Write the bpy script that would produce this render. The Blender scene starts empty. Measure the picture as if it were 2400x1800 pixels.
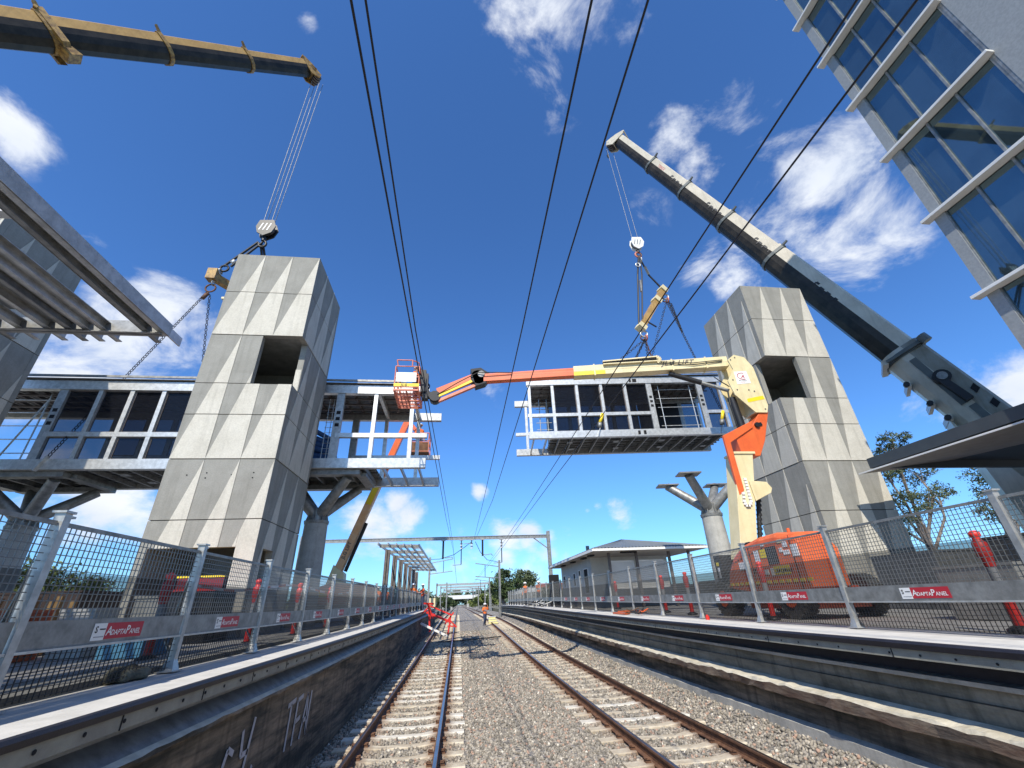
import bpy, bmesh, math, random
import numpy as np
from mathutils import Vector, Matrix, Quaternion
random.seed(7); rng = np.random.default_rng(7)
V = Vector
R = math.radians
S = bpy.context.scene
# ------------------------------------------------------------------ camera
f_px, PITCH, YAW, ROLL = 995.15, R(27.152), R(7.52), R(-2.436)
F = V((math.sin(YAW)*math.cos(PITCH), math.cos(YAW)*math.cos(PITCH), math.sin(PITCH)))
RR = V((math.cos(YAW), -math.sin(YAW), 0)); UU = RR.cross(F)
R2 = RR*math.cos(ROLL) + UU*math.sin(ROLL); U2 = -RR*math.sin(ROLL) + UU*math.cos(ROLL)
cd = bpy.data.cameras.new('camera'); cam = bpy.data.objects.new('camera', cd)
S.collection.objects.link(cam)
M = Matrix.Identity(4)
for i in range(3): M[i][0] = R2[i]; M[i][1] = U2[i]; M[i][2] = -F[i]
cam.matrix_world = M
cd.sensor_width = 36; cd.sensor_fit = 'HORIZONTAL'; cd.lens = f_px/2400*36
cd.clip_start = 0.05; cd.clip_end = 6000
S.camera = cam
# ------------------------------------------------------------------ view, world, sun
S.view_settings.view_transform = 'Standard'; S.view_settings.look = 'None'
S.view_settings.exposure = 0.14; S.view_settings.gamma = 1
S.cycles.max_bounces = 6; S.cycles.transparent_max_bounces = 24
SUNV = V((0.33, 0.92, -1.0)).normalized()
W = bpy.data.worlds.new('World'); S.world = W; W.use_nodes = True
def build_world():
    nt = W.node_tree; n = nt.nodes; l = nt.links; n.clear()
    out = n.new('ShaderNodeOutputWorld'); bg = n.new('ShaderNodeBackground'); bg.inputs[1].default_value = 0.114
    l.new(bg.outputs[0], out.inputs[0])
    sky = n.new('ShaderNodeTexSky'); sky.sky_type = 'NISHITA'; sky.sun_disc = False
    sky.sun_elevation = math.asin(-SUNV.z); sky.sun_rotation = math.atan2(-SUNV.x, -SUNV.y)
    sky.altitude = 300; sky.air_density = 1.0; sky.dust_density = 0.6; sky.ozone_density = 1.5
    tint = n.new('ShaderNodeMixRGB'); tint.blend_type = 'MULTIPLY'; tint.inputs[0].default_value = 1
    tint.inputs[2].default_value = SKYTINT; l.new(sky.outputs[0], tint.inputs[1])
    tc = n.new('ShaderNodeTexCoord')
    nrm = n.new('ShaderNodeVectorMath'); nrm.operation = 'NORMALIZE'; l.new(tc.outputs['Generated'], nrm.inputs[0])
    mp = n.new('ShaderNodeMapping'); mp.inputs['Scale'].default_value = (1, 1, 1.6); l.new(nrm.outputs[0], mp.inputs[0])
    nz = n.new('ShaderNodeTexNoise'); nz.inputs['Scale'].default_value = 5.5; nz.inputs['Detail'].default_value = 10
    nz.inputs['Roughness'].default_value = 0.62; nz.inputs['Distortion'].default_value = 0.35; l.new(mp.outputs[0], nz.inputs[0])
    acc = None
    for (x, y, z, r, a) in CLOUDS:
        d = n.new('ShaderNodeVectorMath'); d.operation = 'DISTANCE'; l.new(nrm.outputs[0], d.inputs[0]); d.inputs[1].default_value = (x, y, z)
        m = n.new('ShaderNodeMapRange'); m.interpolation_type = 'SMOOTHSTEP'
        m.inputs['From Min'].default_value = r*1.5; m.inputs['From Max'].default_value = 0
        m.inputs['To Min'].default_value = 0; m.inputs['To Max'].default_value = a
        l.new(d.outputs['Value'], m.inputs['Value'])
        if acc is None: acc = m.outputs[0]
        else:
            mx = n.new('ShaderNodeMath'); mx.operation = 'MAXIMUM'; l.new(acc, mx.inputs[0]); l.new(m.outputs[0], mx.inputs[1]); acc = mx.outputs[0]
    sub = n.new('ShaderNodeMath'); sub.operation = 'MULTIPLY_ADD'; l.new(nz.outputs['Fac'], sub.inputs[0]); sub.inputs[1].default_value = 3.3; sub.inputs[2].default_value = -1.98
    add = n.new('ShaderNodeMath'); add.operation = 'ADD'; l.new(acc, add.inputs[0]); l.new(sub.outputs[0], add.inputs[1])
    gate = n.new('ShaderNodeMath'); gate.operation = 'MULTIPLY'; gate.use_clamp = True; l.new(acc, gate.inputs[0]); gate.inputs[1].default_value = 4
    cr = n.new('ShaderNodeMapRange'); cr.interpolation_type = 'SMOOTHSTEP'
    cr.inputs['From Min'].default_value = 0.02; cr.inputs['From Max'].default_value = 0.85
    l.new(add.outputs[0], cr.inputs['Value'])
    fm = n.new('ShaderNodeMath'); fm.operation = 'MULTIPLY'; fm.use_clamp = True; l.new(cr.outputs[0], fm.inputs[0]); l.new(gate.outputs[0], fm.inputs[1])
    cc = n.new('ShaderNodeMixRGB'); nz2 = n.new('ShaderNodeTexNoise'); nz2.inputs['Scale'].default_value = 9; nz2.inputs['Detail'].default_value = 4
    l.new(mp.outputs[0], nz2.inputs[0]); l.new(nz2.outputs['Fac'], cc.inputs[0])
    cc.inputs[1].default_value = (5.2, 6.0, 7.4, 1); cc.inputs[2].default_value = (9.0, 9.1, 9.3, 1)
    mix = n.new('ShaderNodeMixRGB'); l.new(fm.outputs[0], mix.inputs[0]); l.new(tint.outputs[0], mix.inputs[1]); l.new(cc.outputs[0], mix.inputs[2])
    l.new(mix.outputs[0], bg.inputs[0])
SKYTINT = (0.60, 1.08, 1.68, 1)
CLOUDS = [
(-0.651,0.640,0.408,0.062,0.80),
(-0.597,0.679,0.428,0.088,0.98),
(-0.531,0.711,0.461,0.062,0.92),
(-0.657,0.736,0.161,0.075,0.69),
(-0.634,0.748,0.197,0.062,0.69),
(0.488,0.624,0.611,0.056,0.60),
(0.534,0.625,0.569,0.040,0.60),
(0.670,0.364,0.648,0.067,0.50),
(0.371,0.515,0.772,0.030,0.50),
(0.096,0.991,0.093,0.037,0.80),
(-0.138,0.970,0.202,0.037,0.92),
(0.839,0.486,0.245,0.075,1.05),
(0.022,0.999,0.036,0.050,0.57),
(0.159,0.985,0.064,0.037,0.46),
(0.138,0.366,0.920,0.146,0.75),
(0.225,0.347,0.910,0.112,0.60),
(0.196,0.391,0.899,0.067,0.50),
(0.402,0.457,0.794,0.067,0.85),
(0.387,0.486,0.784,0.056,0.70),
(0.489,0.411,0.770,0.078,0.70),
(0.451,0.490,0.746,0.067,0.60),
(0.537,0.381,0.752,0.067,0.40),
(0.348,0.383,0.856,0.067,0.35),
(0.430,0.407,0.806,0.056,0.40),
(0.630,0.385,0.675,0.101,0.75),
(0.630,0.440,0.639,0.112,1.00),
(0.594,0.442,0.672,0.090,0.90),
(0.696,0.438,0.568,0.090,0.80),
(0.637,0.510,0.578,0.112,0.95),
(0.590,0.520,0.618,0.090,0.80),
(0.690,0.497,0.527,0.078,0.60),
(0.557,0.601,0.572,0.056,0.60),
(0.710,0.397,0.582,0.067,0.45),
(0.310,0.674,0.671,0.045,0.45),
(0.373,0.591,0.715,0.056,0.30),
(-0.645,0.435,0.629,0.062,0.90),
(-0.632,0.453,0.629,0.030,0.70),
(-0.544,0.681,0.490,0.069,1.05),
(-0.562,0.657,0.503,0.030,0.60),
(-0.580,0.704,0.410,0.100,0.86),
(-0.633,0.677,0.375,0.100,0.86),
(-0.516,0.739,0.433,0.088,0.80),
(-0.672,0.658,0.340,0.062,0.57),
(-0.605,0.577,0.550,0.030,0.30),
(-0.268,0.384,0.883,0.020,0.50),
(-0.229,0.579,0.783,0.020,0.30),
(-0.583,0.793,0.179,0.075,0.92),
(-0.614,0.776,0.142,0.075,0.69),
(-0.548,0.821,0.163,0.062,0.69),
(-0.197,0.966,0.166,0.062,1.05),
(-0.118,0.980,0.162,0.056,1.05),
(-0.160,0.977,0.141,0.075,0.92),
(-0.216,0.970,0.107,0.062,0.69),
(-0.070,0.992,0.106,0.075,0.75),
(0.003,0.990,0.143,0.037,0.80),
(0.022,0.995,0.095,0.062,0.80),
(0.097,0.987,0.132,0.056,0.98),
(0.153,0.978,0.138,0.044,0.98),
(0.198,0.975,0.097,0.037,0.69),
(0.236,0.963,0.130,0.037,0.57),
(0.349,0.923,0.159,0.037,1.05),
(0.280,0.944,0.174,0.015,0.92),
(0.303,0.936,0.179,0.015,0.80),
(0.199,0.972,0.127,0.025,0.69),
(0.237,0.968,0.078,0.031,0.80),
(0.040,0.974,0.224,0.025,0.92),
(0.477,0.848,0.230,0.031,0.69),
(0.830,0.504,0.239,0.075,1.05),
(0.812,0.522,0.262,0.037,0.57),
(0.770,0.580,0.265,0.037,0.40),
(0.067,0.896,0.440,0.037,0.52),
(0.822,0.562,0.091,0.037,0.46),
(-0.171,0.983,0.066,0.050,0.46),
(-0.297,0.934,0.197,0.025,0.34),
(0.086,0.995,0.051,0.037,0.46),
(-0.314,-0.526,0.790,0.196,0.63),
(-0.052,-0.953,0.297,0.215,0.64),
(0.018,-0.848,0.530,0.196,0.86),
(-0.310,-0.651,0.693,0.211,0.70),
(0.730,-0.539,0.420,0.161,0.91),
(-0.712,-0.420,0.563,0.221,0.61),
(-0.236,-0.843,0.484,0.132,0.83),
(0.853,-0.395,0.340,0.202,0.70),
(-0.036,-0.669,0.742,0.148,0.89),
(-0.384,-0.583,0.716,0.227,0.75),
(0.029,-0.552,0.833,0.133,0.90),
(-0.051,-0.957,0.285,0.211,0.70),
(0.630,-0.665,0.400,0.193,0.74),
(-0.717,-0.613,0.330,0.143,0.86),
]
build_world()
sd = bpy.data.lights.new('sun', 'SUN'); sd.energy = 5.0; sd.angle = R(0.53); sd.color = (1.0, 0.93, 0.80)
so = bpy.data.objects.new('sun', sd); S.collection.objects.link(so)
so.rotation_euler = SUNV.to_track_quat('-Z', 'Y').to_euler(); so.location = (-10, -30, 40)

# ------------------------------------------------------------------ materials
MATS = {}
def mat(name, c, rough=0.6, metal=0.0, c2=None, scale=3.0, detail=6, bump=0.0, bscale=None, spec=0.5, stretch=None, lo=0.38, hi=0.62, streak=0):
    if name in MATS: return MATS[name]
    m = bpy.data.materials.new(name); m.use_nodes = True; MATS[name] = m
    nt = m.node_tree; n = nt.nodes; l = nt.links; b = n['Principled BSDF']
    b.inputs['Base Color'].default_value = (*c, 1); b.inputs['Roughness'].default_value = rough
    b.inputs['Metallic'].default_value = metal; b.inputs['Specular IOR Level'].default_value = spec
    m.diffuse_color = (*c, 1)
    if c2 is not None or bump:
        tc = n.new('ShaderNodeTexCoord'); src = tc.outputs['Object']
        if stretch:
            mp = n.new('ShaderNodeMapping'); mp.inputs['Scale'].default_value = stretch; l.new(src, mp.inputs[0]); src = mp.outputs[0]
    if c2 is not None:
        nz = n.new('ShaderNodeTexNoise'); nz.inputs['Scale'].default_value = scale; nz.inputs['Detail'].default_value = detail
        nz.inputs['Roughness'].default_value = 0.65; l.new(src, nz.inputs[0])
        r = n.new('ShaderNodeMapRange'); r.inputs['From Min'].default_value = lo; r.inputs['From Max'].default_value = hi; l.new(nz.outputs['Fac'], r.inputs['Value'])
        mx = n.new('ShaderNodeMixRGB'); mx.inputs[1].default_value = (*c, 1); mx.inputs[2].default_value = (*c2, 1)
        l.new(r.outputs[0], mx.inputs[0]); l.new(mx.outputs[0], b.inputs['Base Color'])
    if streak and c2 is not None:
        m3 = n.new('ShaderNodeMapping'); m3.inputs['Scale'].default_value = (5, 5, .35); l.new(tc.outputs['Object'], m3.inputs[0])
        n3 = n.new('ShaderNodeTexNoise'); n3.inputs['Scale'].default_value = 1.3; n3.inputs['Detail'].default_value = 7; l.new(m3.outputs[0], n3.inputs[0])
        r3 = n.new('ShaderNodeMapRange'); r3.inputs['From Min'].default_value = .5; r3.inputs['From Max'].default_value = .78; r3.inputs['To Max'].default_value = streak; l.new(n3.outputs['Fac'], r3.inputs['Value'])
        x3 = n.new('ShaderNodeMixRGB'); x3.inputs[2].default_value = (c[0]*.45, c[1]*.45, c[2]*.43, 1); l.new(r3.outputs[0], x3.inputs[0]); l.new(mx.outputs[0], x3.inputs[1])
        n4 = n.new('ShaderNodeTexNoise'); n4.inputs['Scale'].default_value = 26; n4.inputs['Detail'].default_value = 8; l.new(tc.outputs['Object'], n4.inputs[0])
        r4 = n.new('ShaderNodeMapRange'); r4.inputs['From Min'].default_value = .35; r4.inputs['From Max'].default_value = .65; r4.inputs['To Min'].default_value = .92 if bump else .97; r4.inputs['To Max'].default_value = 1.06 if bump else 1.02; l.new(n4.outputs['Fac'], r4.inputs['Value'])
        x4 = n.new('ShaderNodeVectorMath'); x4.operation = 'SCALE'; l.new(x3.outputs[0], x4.inputs[0]); l.new(r4.outputs[0], x4.inputs['Scale'])
        l.new(x4.outputs[0], b.inputs['Base Color'])
    if bump:
        nb = n.new('ShaderNodeTexNoise'); nb.inputs['Scale'].default_value = bscale or scale*6; nb.inputs['Detail'].default_value = 8; l.new(src, nb.inputs[0])
        bp = n.new('ShaderNodeBump'); bp.inputs['Strength'].default_value = bump; bp.inputs['Distance'].default_value = 0.02
        l.new(nb.outputs['Fac'], bp.inputs['Height']); l.new(bp.outputs[0], b.inputs['Normal'])
    return m
conc_d = mat('concrete_dark', (.245, .238, .208), .85, c2=(.31, .302, .268), scale=1.6, detail=9, bump=.35, bscale=60, lo=.3, hi=.7, streak=.3)
conc_l = mat('concrete_light', (.50, .47, .395), .8, c2=(.60, .57, .49), scale=1.4, detail=9, bump=.3, bscale=60, lo=.3, hi=.7, streak=.3)
conc_in = mat('concrete_inside', (.16, .16, .15), .9, c2=(.24, .24, .22), scale=2)
pier_m = mat('pier_concrete', (.33, .325, .30), .85, c2=(.43, .42, .385), scale=2.2, bump=.25, bscale=40, streak=.4)
plat_m = mat('platform_concrete', (.36, .35, .33), .85, c2=(.48, .46, .43), scale=1.2, detail=10, bump=.2, bscale=50)
edge_m = mat('coping_pale', (.54, .52, .475), .8, c2=(.64, .615, .565), scale=3, bump=.15, bscale=60)
rubber = mat('rubber_recess_shade', (.012, .013, .022), .55, c2=(.02, .02, .03), scale=8, bump=.15, bscale=90)  # nosing rubber; also paints the deep shade under the copings
beige = mat('coping_face', (.26, .25, .21), .85, c2=(.34, .33, .27), scale=4, bump=.25, bscale=70)
wall_m = mat('platform_wall', (.05, .048, .038), .9, c2=(.30, .235, .165), scale=2.0, detail=14, bump=.8, bscale=9, stretch=(1, .28, 2.6), lo=.40, hi=.64, streak=.8)
wall_r = mat('platform_wall_stone', (.11, .105, .08), .9, c2=(.30, .275, .215), scale=1.8, detail=14, bump=.8, bscale=9, stretch=(1, .4, 2.0), lo=.35, hi=.68, streak=.8)
ledge_lit = mat('worn_lit_ledge', (.46, .42, .33), .85, c2=(.64, .59, .48), scale=3, detail=10, bump=.6, bscale=10)  # pale so the ledges look lit; the light is in the colour
rust_wall = mat('brown_stained_wall', (.11, .065, .045), .9, c2=(.20, .16, .12), scale=2.5, detail=10, bump=.6, bscale=12, stretch=(1, .5, 2))
galv = mat('galvanised', (.38, .38, .365), .45, .6, c2=(.54, .54, .52), scale=7, detail=10, bump=.08, bscale=25)
galv_d = mat('galvanised_dull', (.20, .20, .19), .5, .5, c2=(.33, .33, .315), scale=5, detail=9, bump=.08)
galv_b = mat('galvanised_bright', (.50, .50, .48), .38, .6, c2=(.68, .68, .655), scale=6, detail=9, bump=.1, bscale=18)
wire_m = mat('mesh_wire', (.20, .205, .20), .5, .6)
steel_p = mat('brown_steel', (.12, .10, .095), .6, .2, c2=(.17, .15, .14), scale=5)
rust = mat('rail_rust', (.10, .048, .028), .8, .2, c2=(.20, .10, .055), scale=6, detail=10, bump=.3, bscale=60)
railtop = mat('rail_head', (.42, .36, .33), .28, .95, c2=(.30, .22, .18), scale=3, stretch=(4, .4, 1))
sleep_m = mat('sleeper_concrete', (.36, .295, .21), .9, c2=(.60, .53, .41), scale=2.6, detail=10, bump=.4, bscale=35)
sleep_2 = mat('sleeper_concrete_pale', (.52, .48, .40), .9, c2=(.68, .64, .56), scale=2.6, detail=10, bump=.4, bscale=35)
for sm_ in (sleep_m, sleep_2):
    nt = sm_.node_tree; n = nt.nodes; l = nt.links; bs = n['Principled BSDF']; src = bs.inputs['Base Color'].links[0].from_socket
    tc = n.new('ShaderNodeTexCoord'); sx = n.new('ShaderNodeSeparateXYZ'); l.new(tc.outputs['Object'], sx.inputs[0])
    ab = n.new('ShaderNodeMath'); ab.operation = 'ABSOLUTE'; l.new(sx.outputs[0], ab.inputs[0])
    s1 = n.new('ShaderNodeMath'); s1.operation = 'SUBTRACT'; l.new(ab.outputs[0], s1.inputs[0]); s1.inputs[1].default_value = .7525
    s2 = n.new('ShaderNodeMath'); s2.operation = 'ABSOLUTE'; l.new(s1.outputs[0], s2.inputs[0])
    mr = n.new('ShaderNodeMapRange'); mr.inputs['From Min'].default_value = .30; mr.inputs['From Max'].default_value = .05; mr.inputs['To Max'].default_value = .85; l.new(s2.outputs[0], mr.inputs['Value'])
    mx = n.new('ShaderNodeMixRGB'); mx.inputs[2].default_value = (.17, .085, .05, 1); l.new(mr.outputs[0], mx.inputs[0]); l.new(src, mx.inputs[1]); l.new(mx.outputs[0], bs.inputs['Base Color'])
boom_under_shade = mat('boom_underside_shade', (.020, .018, .014), .35, c2=(.045, .038, .028), scale=1.5, spec=.22)  # dark lower boom facets, the shade beneath put into their paint
crm_shaded = mat('crane_cream_shaded', (.23, .205, .15), .4, c2=(.28, .275, .23), scale=1.5, streak=.4)  # cream main section greyed: the building's shadow is put into its colour
black_m = mat('black_steel', (.018, .018, .02), .45, .2)
wire_k = mat('black_wire', (.012, .011, .012), .5)
glass_b = mat('facade_glass', (.13, .20, .235), .02, .85, c2=(.18, .26, .29), scale=.5, spec=.8, bump=.02, bscale=.8)
facade = mat('grey_cladding', (.25, .265, .27), .7, c2=(.30, .315, .32), scale=14, bump=.15, bscale=120)
white_al = mat('white_aluminium', (.74, .73, .69), .45, c2=(.66, .65, .61), scale=2)
fascia = mat('charcoal_fascia', (.045, .055, .062), .5, c2=(.055, .065, .07), scale=2)
soffit = mat('taupe_soffit', (.26, .235, .205), .7, c2=(.30, .27, .24), scale=4)
yel_boom = mat('crane_yellow', (.52, .32, .10), .3, 0, c2=(.40, .24, .07), scale=1.5, spec=.5, streak=.4)
yel_dirty = mat('crane_yellow_dirty', (.42, .26, .07), .5, .1, c2=(.16, .09, .03), scale=6)
crm_boom = mat('crane_cream', (.62, .56, .44), .32, 0, c2=(.50, .45, .35), scale=1.0, spec=.5, streak=.3)
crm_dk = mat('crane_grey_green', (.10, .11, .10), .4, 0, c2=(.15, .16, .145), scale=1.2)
orange = mat('lift_orange', (.78, .145, .035), .4, c2=(.66, .115, .03), scale=2, spec=.5, streak=.35)
orange_d = mat('lift_orange_faded', (.60, .16, .09), .5, c2=(.70, .25, .16), scale=4)
cream = mat('lift_cream', (.78, .67, .40), .42, c2=(.70, .59, .33), scale=2, spec=.5, streak=.3)
yellow = mat('safety_yellow', (.85, .62, .02), .45)
white_p = mat('white_paint', (.80, .79, .76), .5)
red_p = mat('red_plastic', (.72, .03, .02), .45, c2=(.62, .03, .02), scale=5)
sign_red = mat('sign_red', (.45, .02, .035), .5)
grey_band = mat('reflective_grey', (.34, .34, .35), .5)
glove = mat('glove_grey', (.12, .12, .12), .8)
hiviz = mat('hi_vis_orange', (.85, .20, .03), .8, c2=(.70, .14, .02), scale=20)
navy = mat('navy_cloth', (.03, .045, .09), .9, c2=(.05, .07, .13), scale=20)
skin_m = mat('skin', (.42, .23, .16), .6)
hat_m = mat('helmet_white', (.82, .82, .80), .3)
tyre_m = mat('tyre_rubber', (.05, .048, .045), .9, c2=(.10, .095, .09), scale=9)
hose_m = mat('hose_black', (.015, .015, .015), .6)
house_w = mat('pale_render', (.60, .59, .55), .85, c2=(.52, .52, .50), scale=2)
roof_m = mat('corrugated_roof', (.20, .22, .235), .5, .3, c2=(.25, .27, .28), scale=2)
dark_in = mat('dark_interior', (.01, .01, .012), .9)
panel_w = mat('white_board', (.62, .62, .60), .6, c2=(.68, .68, .66), scale=1)
timber = mat('timber', (.45, .27, .10), .75, c2=(.33, .19, .07), scale=6)
blue_b = mat('blue_tarpaulin', (.03, .08, .20), .6, c2=(.05, .12, .28), scale=8, bump=.5)
tan_plate = mat('deck_plate', (.05, .05, .05), .7, c2=(.09, .085, .08), scale=3)
rock_m = mat('sandbag_cloth', (.08, .075, .055), .95, c2=(.19, .18, .13), scale=7, bump=.6)
bark = mat('bark', (.14, .11, .09), .9, c2=(.28, .24, .21), scale=5, stretch=(1, 1, .3))
graff = mat('graffiti_paint', (.50, .50, .54), .7, c2=(.40, .40, .42), scale=7)
earth = mat('dry_ground', (.20, .17, .12), .95, c2=(.13, .13, .07), scale=.4, detail=8)
def mat_glass(name, col, tr=.45, rough=.05):
    m = bpy.data.materials.new(name); m.use_nodes = True; MATS[name] = m
    nt = m.node_tree; n = nt.nodes; l = nt.links; n.clear()
    o = n.new('ShaderNodeOutputMaterial'); t = n.new('ShaderNodeBsdfTransparent'); t.inputs[0].default_value = (*col, 1)
    p = n.new('ShaderNodeBsdfPrincipled'); p.inputs['Base Color'].default_value = (.02, .022, .03, 1); p.inputs['Roughness'].default_value = rough
    mx = n.new('ShaderNodeMixShader'); mx.inputs[0].default_value = 1-tr
    l.new(t.outputs[0], mx.inputs[1]); l.new(p.outputs[0], mx.inputs[2]); l.new(mx.outputs[0], o.inputs[0]); return m
glass_t = mat_glass('tinted_pane', (.62, .62, .64), .74)
def mat_cloth(name, col, tr):
    m = bpy.data.materials.new(name); m.use_nodes = True; MATS[name] = m
    nt = m.node_tree; n = nt.nodes; l = nt.links; n.clear()
    o = n.new('ShaderNodeOutputMaterial'); t = n.new('ShaderNodeBsdfTransparent')
    p = n.new('ShaderNodeBsdfDiffuse'); p.inputs[0].default_value = (*col, 1)
    tc = n.new('ShaderNodeTexCoord'); nz = n.new('ShaderNodeTexNoise'); nz.inputs['Scale'].default_value = 3; l.new(tc.outputs['Object'], nz.inputs[0])
    mr = n.new('ShaderNodeMapRange'); mr.inputs['To Min'].default_value = tr-.06; mr.inputs['To Max'].default_value = tr+.06; l.new(nz.outputs['Fac'], mr.inputs['Value'])
    mx = n.new('ShaderNodeMixShader'); l.new(mr.outputs[0], mx.inputs[0])
    l.new(p.outputs[0], mx.inputs[1]); l.new(t.outputs[0], mx.inputs[2]); l.new(mx.outputs[0], o.inputs[0]); return m
shade_m = mat_cloth('shade_cloth', (.035, .036, .036), .36)
def mat_attr(name, rough=.9, attr='tone', ca=(.16, .15, .135), cb=(.50, .46, .40), cw=None):
    m = bpy.data.materials.new(name); m.use_nodes = True; MATS[name] = m
    nt = m.node_tree; n = nt.nodes; l = nt.links; b = n['Principled BSDF']; b.inputs['Roughness'].default_value = rough
    a = n.new('ShaderNodeAttribute'); a.attribute_name = attr
    l.new(a.outputs['Color'], b.inputs['Base Color']); return m
stone_m = mat_attr('ballast_stone'); leaf_m = mat_attr('foliage', .7)
def ballast_mat():
    m = bpy.data.materials.new('ballast_bed'); m.use_nodes = True
    nt = m.node_tree; n = nt.nodes; l = nt.links; b = n['Principled BSDF']; b.inputs['Roughness'].default_value = .95
    tc = n.new('ShaderNodeTexCoord'); vo = n.new('ShaderNodeTexVoronoi'); vo.inputs['Scale'].default_value = 15; l.new(tc.outputs['Object'], vo.inputs[0])
    cr = n.new('ShaderNodeValToRGB'); sp = n.new('ShaderNodeSeparateColor'); l.new(vo.outputs['Color'], sp.inputs[0]); l.new(sp.outputs[0], cr.inputs[0])
    e = cr.color_ramp.elements; e[0].color = (.10, .09, .075, 1); e[1].color = (.46, .41, .34, 1)
    k = cr.color_ramp.elements.new(.55); k.color = (.30, .27, .235, 1)
    nz = n.new('ShaderNodeTexNoise'); nz.inputs['Scale'].default_value = .7; nz.inputs['Detail'].default_value = 6; l.new(tc.outputs['Object'], nz.inputs[0])
    mx = n.new('ShaderNodeMixRGB'); mx.blend_type = 'MULTIPLY'; mx.inputs[0].default_value = .5; l.new(cr.outputs[0], mx.inputs[1]); l.new(nz.outputs['Color'], mx.inputs[2])
    l.new(cr.outputs[0], b.inputs['Base Color'])
    bp = n.new('ShaderNodeBump'); bp.inputs['Strength'].default_value = 1; bp.inputs['Distance'].default_value = .06; bp.invert = True
    l.new(vo.outputs['Distance'], bp.inputs['Height']); l.new(bp.outputs[0], b.inputs['Normal']); return m
ballast_m = ballast_mat()

# ------------------------------------------------------------------ helpers
C = S.collection
Z = V((0, 0, 1))
class MB:
    def __init__(s): s.v = []; s.f = []; s.m = []; s.mats = []; s.sm = []
    def mi(s, m):
        if m not in s.mats: s.mats.append(m)
        return s.mats.index(m)
    def add(s, vs, fs, m, smooth=False):
        o = len(s.v); s.v += [tuple(v) for v in vs]; k = s.mi(m)
        for f in fs: s.f.append([o+i for i in f]); s.m.append(k); s.sm.append(smooth)
        return s
    def box(s, lo, hi, m):
        x0, y0, z0 = lo; x1, y1, z1 = hi
        return s.add([(x0,y0,z0),(x1,y0,z0),(x1,y1,z0),(x0,y1,z0),(x0,y0,z1),(x1,y0,z1),(x1,y1,z1),(x0,y1,z1)],
            [(0,3,2,1),(4,5,6,7),(0,1,5,4),(1,2,6,5),(2,3,7,6),(3,0,4,7)], m)
    def bar(s, p, q, w, h, m, up=Z):
        p = V(p); q = V(q); d = (q-p).normalized()
        a = d.cross(V(up))
        if a.length < 1e-4: a = d.cross(V((0, 1, 0)))
        a.normalize(); b = a.cross(d).normalized(); a = a*w/2; b = b*h/2
        return s.add([p-a-b,p+a-b,p+a+b,p-a+b,q-a-b,q+a-b,q+a+b,q-a+b],
            [(0,1,2,3),(7,6,5,4),(0,4,5,1),(1,5,6,2),(2,6,7,3),(3,7,4,0)], m)
    def hollow(s, p, q, w, h, t, m, up=Z):
        # rectangular hollow section, open ends
        p = V(p); q = V(q); d = (q-p).normalized(); a = d.cross(V(up))
        if a.length < 1e-4: a = d.cross(V((0, 1, 0)))
        a.normalize(); b = a.cross(d).normalized()
        def ring(c, ww, hh): return [c-a*ww/2-b*hh/2, c+a*ww/2-b*hh/2, c+a*ww/2+b*hh/2, c-a*ww/2+b*hh/2]
        vs = ring(p, w, h)+ring(q, w, h)+ring(p, w-2*t, h-2*t)+ring(q, w-2*t, h-2*t); fs = []
        for i in range(4):
            j = (i+1) % 4
            fs += [(i, i+4, j+4, j), (8+i, 8+j, 12+j, 12+i), (i, j, 8+j, 8+i), (4+i, 12+i, 12+j, 4+j)]
        return s.add(vs, fs, m)
    def tube(s, p, q, r, m, n=10, r2=None, cap=True):
        p = V(p); q = V(q); r2 = r if r2 is None else r2; d = (q-p).normalized()
        a = d.orthogonal().normalized(); b = d.cross(a)
        vs = []
        for c, rr in ((p, r), (q, r2)):
            for i in range(n):
                t = 2*math.pi*i/n; vs.append(c+a*math.cos(t)*rr+b*math.sin(t)*rr)
        s.add(vs, [(i, (i+1) % n, n+(i+1) % n, n+i) for i in range(n)], m, True)
        if cap: s.add(vs, [list(range(n))[::-1], list(range(n, 2*n))], m)
        return s
    def path(s, pts, r, m, n=6):
        for i in range(len(pts)-1): s.tube(pts[i], pts[i+1], r, m, n, cap=(i in (0, len(pts)-2)))
        return s
    def loft(s, rings, m, caps=True, smooth=False):
        n = len(rings[0]); vs = [p for r in rings for p in r]; fs = []
        for k in range(len(rings)-1):
            for i in range(n): j = (i+1) % n; fs.append((k*n+i, k*n+j, (k+1)*n+j, (k+1)*n+i))
        s.add(vs, fs, m, smooth)
        if caps: s.add(vs, [list(range(n))[::-1], list(range((len(rings)-1)*n, len(rings)*n))], m)
        return s
    def prism(s, pts, off, m):
        pts = [V(p) for p in pts]; off = V(off); n = len(pts)
        return s.add(pts+[p+off for p in pts], [list(range(n))[::-1], list(range(n, 2*n))]+[(i, (i+1) % n, n+(i+1) % n, n+i) for i in range(n)], m)
    def quad(s, a, b, c, d, m): return s.add([a, b, c, d], [(0, 1, 2, 3)], m)
    def build(s, name, parent=None, bevel=0.0, org=None):
        me = bpy.data.meshes.new(name); me.from_pydata(s.v, [], s.f)
        for m in s.mats: me.materials.append(m)
        me.polygons.foreach_set('material_index', s.m); me.polygons.foreach_set('use_smooth', s.sm)
        bm = bmesh.new(); bm.from_mesh(me); bmesh.ops.recalc_face_normals(bm, faces=bm.faces); bm.to_mesh(me); bm.free()
        me.update()
        o = bpy.data.objects.new(name, me); C.objects.link(o)
        if parent is not None: adopt(o, parent)
        if bevel:
            b = o.modifiers.new('bevel', 'BEVEL'); b.width = bevel; b.segments = 2; b.limit_method = 'ANGLE'
        return o
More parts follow.
